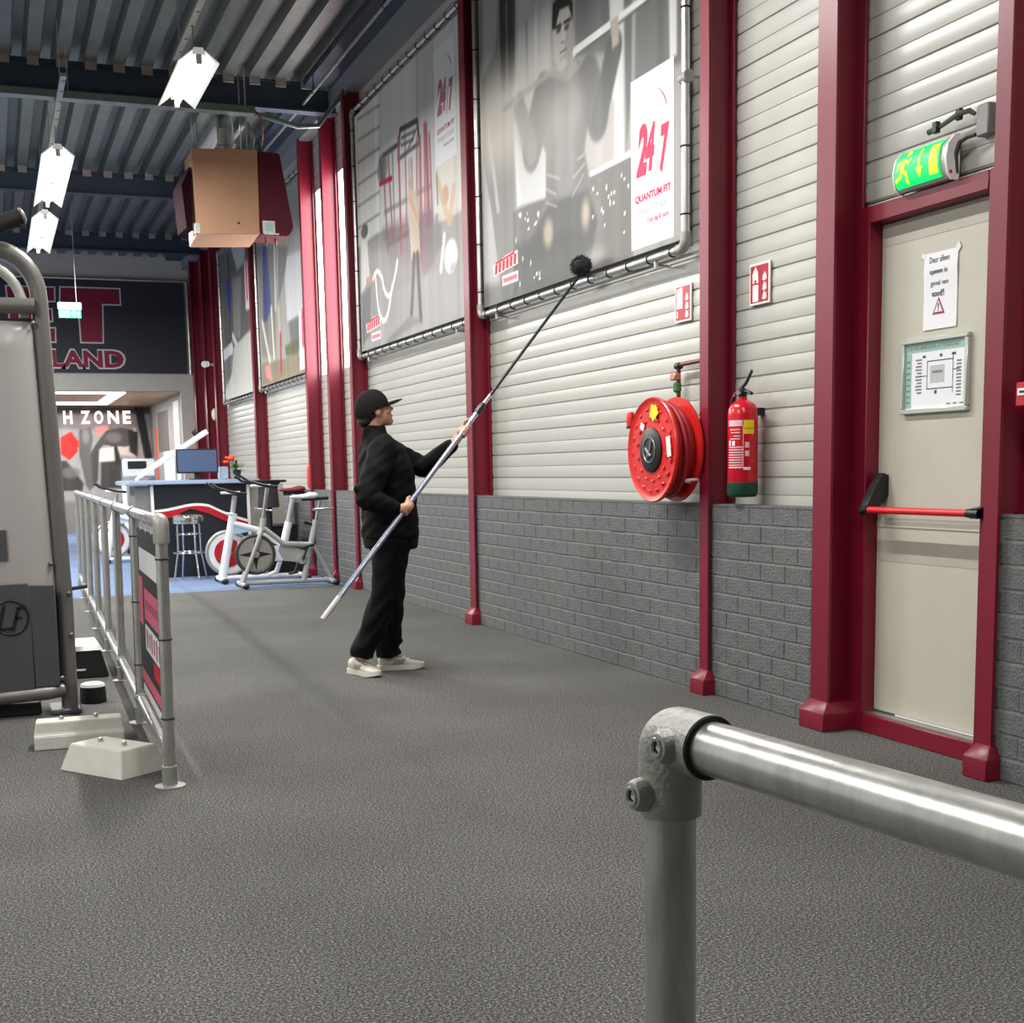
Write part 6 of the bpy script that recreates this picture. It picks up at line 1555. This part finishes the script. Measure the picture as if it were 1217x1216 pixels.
# treadmill in front of the stretching room
t = thing('treadmill', 'white treadmill with black console far off in front of the mural', 'treadmill', (2.2, 22.3, 0))
part('deck', BLACKP, t, (1.92, 2.50, 21.6, 23.3, .06, .22), bev=.03); part('belt_rail', WHF, t, (1.92, 1.98, 21.6, 23.3, .22, .25), (2.44, 2.50, 21.6, 23.3, .22, .25)); part('foot', BLACKP, t, (1.95, 2.47, 21.7, 21.8, 0, .06), (1.95, 2.47, 23.1, 23.2, 0, .06))
for x in (1.97, 2.45): bar('upright', [(x, 21.8, .22), (x, 21.9, 1.15)], .045, WHF, t)
part('console', WHF, t, (1.95, 2.47, 21.85, 21.95, 1.22, 1.52), bev=.03); part('console_screen', BLACKP, t, (2.03, 2.32, 21.84, 21.85, 1.36, 1.48)); bar('grab_bar', [(1.97, 21.9, 1.12), (1.97, 22.4, 1.10)], .025, BLACKP, t); bar('grab_bar', [(2.45, 21.9, 1.12), (2.45, 22.4, 1.10)], .025, BLACKP, t)

# ================================================================== THE PERSON AND THE BRUSH POLE
def fuse(bm, name, voxel, smooth, m, parent, rep=1):
    bmesh.ops.recalc_face_normals(bm, faces=bm.faces[:])
    me = bpy.data.meshes.new(name + '_raw'); bm.to_mesh(me); bm.free()
    o = bpy.data.objects.new('tmp', me); COL.objects.link(o)
    r = o.modifiers.new('r', 'REMESH'); r.mode = 'VOXEL'; r.voxel_size = voxel
    s = o.modifiers.new('s', 'SMOOTH'); s.factor = .5; s.iterations = smooth
    bpy.context.view_layer.update()
    out = bpy.data.meshes.new_from_object(o.evaluated_get(bpy.context.evaluated_depsgraph_get()))
    bpy.data.objects.remove(o)
    out.name = name
    out.transform(Matrix.Translation(-wloc(parent)))
    out.materials.clear()
    out.shade_smooth()
    return obj(name, out, m, parent)
def limb(bm, pts, rs, flat=1.0):
    tube(bm, pts, rs, 18, flat=flat)
    for p, r_ in ((pts[0], rs[0]), (pts[-1], rs[-1])): ball(bm, p, r_ * .98)
def rings_loft(bm, rr, seg=28, p=.85):
    loft(bm, [[(cx + rx * math.copysign(abs(cos(a)) ** p, cos(a)), cy_ + ry * math.copysign(abs(sin(a)) ** p, sin(a)), z) for a in (2 * pi * k / seg for k in range(seg))] for cx, cy_, z, rx, ry in rr])

per = thing('person', 'person in black jacket, black trousers and black cap holding a long brush pole, looking up', 'person', (2.22, 7.75, 0))
SKIN = mat('skin', rgb(196, 146, 122), .5, var=.05, scale=12)
CLOTH = mat('black_softshell', rgb(9, 9, 10), .8, var=.1, scale=6, bump=.25, bscale=14, spec=.15)
TROU = mat('black_trousers', rgb(7, 7, 8), .85, var=.1, scale=6, bump=.3, bscale=11, spec=.2)
CAPM = mat('black_cap_cloth', rgb(17, 17, 17), .9, var=.1, bump=.2, bscale=120, spec=.2)
HAIR = mat('black_hair', rgb(16, 14, 13), .6, var=.2, scale=30, bump=.4, bscale=80)
POLE0, POLE1 = Vector((1.722, 7.335, .408)), Vector((3.585, 7.735, 2.49))
PD = (POLE1 - POLE0).normalized()
def on_pole(x): return POLE0 + PD * ((x - POLE0.x) / PD.x)
HR_, HL_ = on_pole(2.278), on_pole(2.687)
HC, TILT = Vector((2.185, 7.75, 1.612)), Euler((0, -.24, 0))
TM = TILT.to_matrix()
h = lambda x, y, z: HC + TM @ Vector((x, y, z))
def hb_(bm, c, r, sub=2): ball(bm, h(*c), *r, sub, TILT)
bm = NB()
# head and neck
hb_(bm, (-.012, 0, .035), (.096, .074, .083), 3); hb_(bm, (.035, 0, -.022), (.066, .060, .080), 3); hb_(bm, (.072, 0, -.082), (.030, .030, .024)); hb_(bm, (.02, 0, -.06), (.06, .052, .04))
hb_(bm, (.104, 0, -.012), (.020, .013, .014)); hb_(bm, (.096, 0, .010), (.014, .010, .028)); hb_(bm, (.080, 0, .034), (.020, .048, .013)); hb_(bm, (.088, 0, -.046), (.014, .024, .008)); hb_(bm, (.086, 0, -.058), (.014, .021, .008))
for s in (-1, 1):
    hb_(bm, (-.004, s * .078, -.004), (.020, .010, .032)); hb_(bm, (.066, s * .042, -.018), (.022, .022, .022))
limb(bm, [h(-.015, 0, -.05), Vector((2.165, 7.75, 1.50)), Vector((2.18, 7.75, 1.42))], [.056, .056, .07])
# torso, arms and legs inside the clothes
rings_loft(bm, [(2.262, 7.75, .80, .12, .16), (2.258, 7.75, 1.05, .115, .15), (2.25, 7.75, 1.25, .12, .17), (2.22, 7.75, 1.40, .09, .15), (2.19, 7.75, 1.46, .05, .06)])
SR, ERt, WR = Vector((2.18, 7.57, 1.375)), Vector((2.045, 7.49, 1.09)), Vector((2.215, 7.455, 1.025))
SL, EL_, WL = Vector((2.285, 7.915, 1.375)), Vector((2.525, 7.83, 1.265)), Vector((2.640, 7.625, 1.40))
for S_, E_, W_ in ((SR, ERt, WR), (SL, EL_, WL)): limb(bm, [S_, (S_ + E_) / 2, E_], [.05, .045, .038]); limb(bm, [E_, (E_ + W_) / 2, W_], [.038, .035, .026])
HPR, KR, AR = Vector((2.245, 7.66, .84)), Vector((2.195, 7.655, .47)), Vector((2.045, 7.715, .12))
HPL, KL, AL = Vector((2.27, 7.84, .84)), Vector((2.275, 7.835, .47)), Vector((2.250, 7.84, .11))
for a, b, c_ in ((HPR, KR, AR), (HPL, KL, AL)): limb(bm, [a, b], [.085, .055]); limb(bm, [b, (b + c_) / 2, c_], [.055, .05, .036])
# hands closed round the pole
def hand(bm, P, W, side, flip):
    """P on the pole axis, W wrist; side: unit vector from the pole to the palm"""
    ax = PD
    s = (side - ax * side.dot(ax)).normalized()
    q = ax.cross(s)
    palm = P + s * .026
    limb(bm, [W, W + (palm - W) * .55, palm], [.026, .026, .024])
    ball(bm, palm, .040, .026, .030, 2)
    for k, (off, ln, r_) in enumerate(((.034, 1.0, .0088), (.012, 1.08, .0092), (-.010, 1.02, .0088), (-.031, .86, .0078))):
        o = P + ax * off
        pts = [o + (s * cos(a) + q * flip * sin(a)) * rr for a, rr in ((-.35, .034), (.35, .034), (1.1, .029), (1.9, .027), (2.7, .026), (3.3 * ln, .026))]
        limb(bm, pts, [r_ * 1.15, r_ * 1.1, r_ * 1.05, r_, r_ * .95, r_ * .85])
    o = P + ax * .035
    limb(bm, [palm + ax * .008 - q * flip * .012, o + s * .024 - q * flip * .022, o + ax * .022 - q * flip * .027, o + ax * .042 - q * flip * .021 - s * .008], [.013, .012, .010, .008])
hand(bm, HR_, WR, Vector((-.35, -1, -.1)), 1)
hand(bm, HL_, WL, Vector((-.1, 1, -.35)), -1)
fuse(bm, 'body', .0055, 5, SKIN, per)
bm = NB()
for s in (-1, 1): hb_(bm, (.086, s * .031, .014), (.010, .013, .009))
eyes = obj('eyes', bm, mat('eye_dark', rgb(40, 30, 26), .2), per)
bm = NB()
for s in (-1, 1): hb_(bm, (.093, s * .032, .030), (.009, .020, .005))
obj('eyebrows', bm, HAIR, per)
bm = NB(); hb_(bm, (.0945, 0, -.052), (.010, .020, .006)); obj('lips', bm, mat('lip', rgb(160, 96, 86), .5), per)
bm = NB(); hb_(bm, (-.050, 0, -.002), (.066, .072, .068), 3); hb_(bm, (-.075, 0, -.045), (.045, .060, .035), 3)
for s in (-1, 1): hb_(bm, (-.012, s * .070, .02), (.022, .012, .035)); hb_(bm, (.028, s * .066, .030), (.010, .010, .030))
fuse(bm, 'hair', .006, 3, HAIR, per)
# cap
bm = NB()
rr = []
for k in range(9):
    e = pi / 2 * k / 8
    rr.append([h(-.014 + .114 * cos(e) ** .74 * cos(a), .089 * cos(e) ** .74 * sin(a), .020 + .114 * sin(e) - (.036 * (1 - cos(a)) / 2) * cos(e)) for a in (2 * pi * j / 28 for j in range(28))])
loft(bm, rr); cap = obj('cap', bm, CAPM, per, angle=70)
bm = NB()
tp, bt = [], []
for k in range(13):
    a = -1.05 + 2.1 * k / 12
    i_, o_ = Vector((-.014 + .106 * cos(a), .083 * sin(a), .030 - .006 * sin(a) ** 2)), Vector((.045 + .150 * cos(a * 1.3), .090 * sin(a * 1.3), .032 - .022 * sin(a * 1.3) ** 2))
    tp.append((i_, o_))
rows = [[vb(bm, h(*(i_ + (o_ - i_) * u + Vector((0, 0, .004 * sin(pi * u)))))) for u in (0, .33, .66, 1)] for i_, o_ in tp]
for a, b in zip(rows, rows[1:]):
    for k in range(3): bm.faces.new((a[k], a[k + 1], b[k + 1], b[k]))
bmesh.ops.solidify(bm, geom=bm.faces[:], thickness=.007)
obj('cap_brim', bm, CAPM, cap, angle=60)
bm = NB(); ball(bm, h(-.014, 0, .135), .008, .008, .005); obj('cap_button', bm, CAPM, cap)
# jacket
bm = NB()
rings_loft(bm, [(2.262, 7.75, .845, .170, .205), (2.262, 7.75, .90, .172, .205), (2.262, 7.75, .96, .166, .20), (2.258, 7.75, 1.08, .166, .20), (2.25, 7.75, 1.20, .166, .205), (2.24, 7.75, 1.30, .158, .212), (2.225, 7.75, 1.385, .130, .19), (2.20, 7.75, 1.44, .098, .125), (2.185, 7.75, 1.475, .080, .086), (2.176, 7.75, 1.505, .073, .074), (2.174, 7.75, 1.528, .072, .073)])
limb(bm, [SR + Vector((.01, .03, .01)), SR + (ERt - SR) * .5, ERt], [.088, .080, .066]); limb(bm, [ERt, ERt + (WR - ERt) * .5, WR + (ERt - WR) * .04], [.068, .062, .047])
limb(bm, [SL + Vector((-.01, -.03, .01)), SL + (EL_ - SL) * .5, EL_], [.086, .076, .062]); limb(bm, [EL_, EL_ + (WL - EL_) * .5, WL + (EL_ - WL) * .04], [.064, .057, .044])
for k, (c_, r_) in enumerate((((2.01, 7.50, 1.15), .03), ((2.09, 7.475, 1.075), .03), ((2.12, 7.53, 1.25), .04), ((2.40, 7.88, 1.36), .035))): ball(bm, c_, r_ * 1.6, r_, r_)
jk = fuse(bm, 'jacket', .009, 6, CLOTH, per)
def ripple(me, f):
    n = len(me.vertices)
    co, no = np.empty(n * 3, np.float32), np.empty(n * 3, np.float32)
    me.vertices.foreach_get('co', co)
    me.vertex_normals.foreach_get('vector', no)
    co, no = co.reshape(-1, 3), no.reshape(-1, 3)
    me.vertices.foreach_set('co', (co + no * f(co[:, 0], co[:, 1], co[:, 2])[:, None]).astype(np.float32).ravel())
    me.update()
ripple(jk.data, lambda x, y, z: np.sin(z * 46 + x * 22 + 3 * np.sin(y * 14)) * .003 + np.sin(z * 90 - x * 60 + y * 30) * .0015)
bm = NB(); limb(bm, [Vector((2.352, 7.66, 1.305)), Vector((2.352, 7.685, 1.305))], [.006, .006]); obj('chest_logo', bm, mat('grey_logo', rgb(120, 120, 124), .6), jk)
# trousers
bm = NB()
rings_loft(bm, [(2.262, 7.75, .93, .150, .185), (2.262, 7.75, .84, .165, .195), (2.262, 7.75, .775, .158, .195)])
limb(bm, [HPR + Vector((0, 0, -.02)), HPR + (KR - HPR) * .5, KR], [.118, .106, .090]); tube(bm, [KR + Vector((0, 0, .03)), KR + (AR - KR) * .5, AR + Vector((0, 0, .02)), AR + Vector((-.004, 0, -.01))], [.092, .080, .072, .076], 20)
limb(bm, [HPL + Vector((0, 0, -.02)), HPL + (KL - HPL) * .5, KL], [.118, .106, .090]); tube(bm, [KL + Vector((0, 0, .03)), KL + (AL - KL) * .5, AL + Vector((0, 0, .02)), AL + Vector((.006, 0, -.02))], [.090, .080, .074, .080], 20)
for p_ in ((2.10, 7.69, .27), (2.06, 7.70, .18), (2.29, 7.84, .20), (2.26, 7.82, .30), (2.24, 7.66, .44)): ball(bm, p_, .07, .075, .022, 2, Euler((.2, .3, 0)))
tr = fuse(bm, 'trousers', .009, 5, TROU, per)
ripple(tr.data, lambda x, y, z: np.sin(z * 52 + 5 * np.sin(x * 18 + y * 9)) * .004 * np.where(z < .5, 1.4, .6))
# shoes
SHOE = mat('beige_sneaker', rgb(206, 200, 184), .65, var=.12, scale=30, bump=.3, bscale=90); SOLE = mat('white_sole', rgb(216, 212, 202), .6, var=.06, scale=20); LACE = mat('white_lace', rgb(226, 224, 214), .7)
def shoe(heel, ang):
    M = Matrix.Translation(Vector((heel[0], heel[1], 0))) @ Matrix.Rotation(ang, 4, 'Z')
    q = lambda x, y, z: M @ Vector((x, y, z))
    secs = [(-.005, .020, .03, .075), (.01, .034, .02, .095), (.05, .038, .02, .105), (.09, .040, .02, .105), (.13, .042, .02, .088), (.18, .048, .02, .066), (.225, .048, .02, .055), (.26, .038, .02, .046), (.283, .016, .025, .036)]
    bm = NB(); rr = []
    for x, w_, z0, z1 in secs:
        zc, zr = (z0 + z1) / 2, (z1 - z0) / 2
        rr.append([q(x, w_ * math.copysign(abs(cos(a)) ** .75, cos(a)), zc + zr * math.copysign(abs(sin(a)) ** .8, sin(a))) for a in (2 * pi * k / 18 for k in range(18))])
    loft(bm, rr); s = obj('shoe', bm, SHOE, per, angle=70)
    bm = NB(); out = [(-.012, .018), (.0, .038), (.05, .042), (.10, .041), (.15, .046), (.20, .053), (.24, .048), (.275, .030), (.292, .010)]
    pl = [(x, w_) for x, w_ in out] + [(x, -w_) for x, w_ in out[::-1]]
    lift = lambda x: .012 * max(0, (x - .2) / .09) ** 2
    loft(bm, [[q(x, y, .002 + lift(x)) for x, y in pl], [q(x, y, .016 + lift(x)) for x, y in pl], [q(x * .995, y * .97, .034 + lift(x) * .6) for x, y in pl]]); obj('sole', bm, SOLE, s, angle=50)
    bm = NB()
    for k in range(4):
        x = .115 + .022 * k; z = .096 - .0105 * k
        tube(bm, [q(x, -.028, z - .008), q(x + .006, 0, z + .006), q(x, .028, z - .008)], .0042, 6)
    obj('laces', bm, LACE, s)
    bm = NB(); obox(bm, q(.12, -.041, .055), M.to_3x3() @ Vector((.035, 0, .0)), M.to_3x3() @ Vector((0, .003, 0)), M.to_3x3() @ Vector((.01, 0, .014)), bev=.002); obox(bm, q(.12, .041, .055), M.to_3x3() @ Vector((.035, 0, .0)), M.to_3x3() @ Vector((0, .003, 0)), M.to_3x3() @ Vector((.01, 0, .014)), bev=.002); obj('side_patch', bm, mat('shoe_grey', rgb(150, 148, 140), .6, var=.1), s)
shoe((2.01, 7.84), -1.22)
shoe((2.19, 7.845), -.10)

# ---- pole with brush
t = thing('brush_pole', 'long silver telescopic pole with a round black brush held up against the banner', 'brush pole', tuple(POLE0))
at_ = lambda s: POLE0 + PD * s
LP = (POLE1 - POLE0).length
bm = NB(); tube(bm, [at_(0), at_(1.62)], .0155, 14); obj('lower_tube', bm, mat('pole_blue_silver', rgb(176, 182, 200), .25, .7, var=.06, stretch=(1, 1, 1)), t)
bm = NB(); tube(bm, [at_(-.005), at_(.16)], .0175, 14); obj('end_grip', bm, mat('pole_grip', rgb(190, 190, 192), .45, var=.05), t)
bm = NB(); lathe(bm, [(.019, 0), (.021, .02), (.021, .06), (.017, .08)], at_(1.60), PD, 14); obj('clamp', bm, BLACKP, t)
bm = NB(); tube(bm, [at_(1.62), at_(1.75)], .012, 12); obj('middle_tube', bm, CHROME, t)
bm = NB(); tube(bm, [at_(1.74), at_(LP)], [.0105, .0085], 12); obj('upper_tube', bm, mat('dark_pole', rgb(34, 36, 40), .4, .3, var=.05), t)
BRC = Vector((3.575, 7.735, 2.525))
bm = NB(); rg = random.Random(9)
ball(bm, BRC, .058, .075, .055, 3)
o = obj('brush_core', bm, mat('brush_fluff', rgb(44, 44, 44), .95, var=.4, scale=40), t)
bm = NB()
for k in range(900):
    v = Vector((rg.gauss(0, 1), rg.gauss(0, 1), rg.gauss(0, 1))).normalized()
    if v.x > .8: continue
    b0 = BRC + Vector((v.x * .055, v.y * .072, v.z * .052)); L = rg.uniform(.012, .03)
    n = v.orthogonal().normalized() * .0025
    e = b0 + v * L + Vector((0, 0, -.3 * L)) + n.cross(v) * rg.uniform(-2, 2)
    m_ = v.cross(n)
    f3 = [vb(bm, b0 + n), vb(bm, b0 - n * .5 + m_ * .9), vb(bm, b0 - n * .5 - m_ * .9), vb(bm, e)]
    for a, b, c_ in ((0, 1, 3), (1, 2, 3), (2, 0, 3)): bm.faces.new((f3[a], f3[b], f3[c_]))
f = obj('bristles', bm, MATS['brush_fluff'], t, angle=0); f['kind'] = 'stuff'
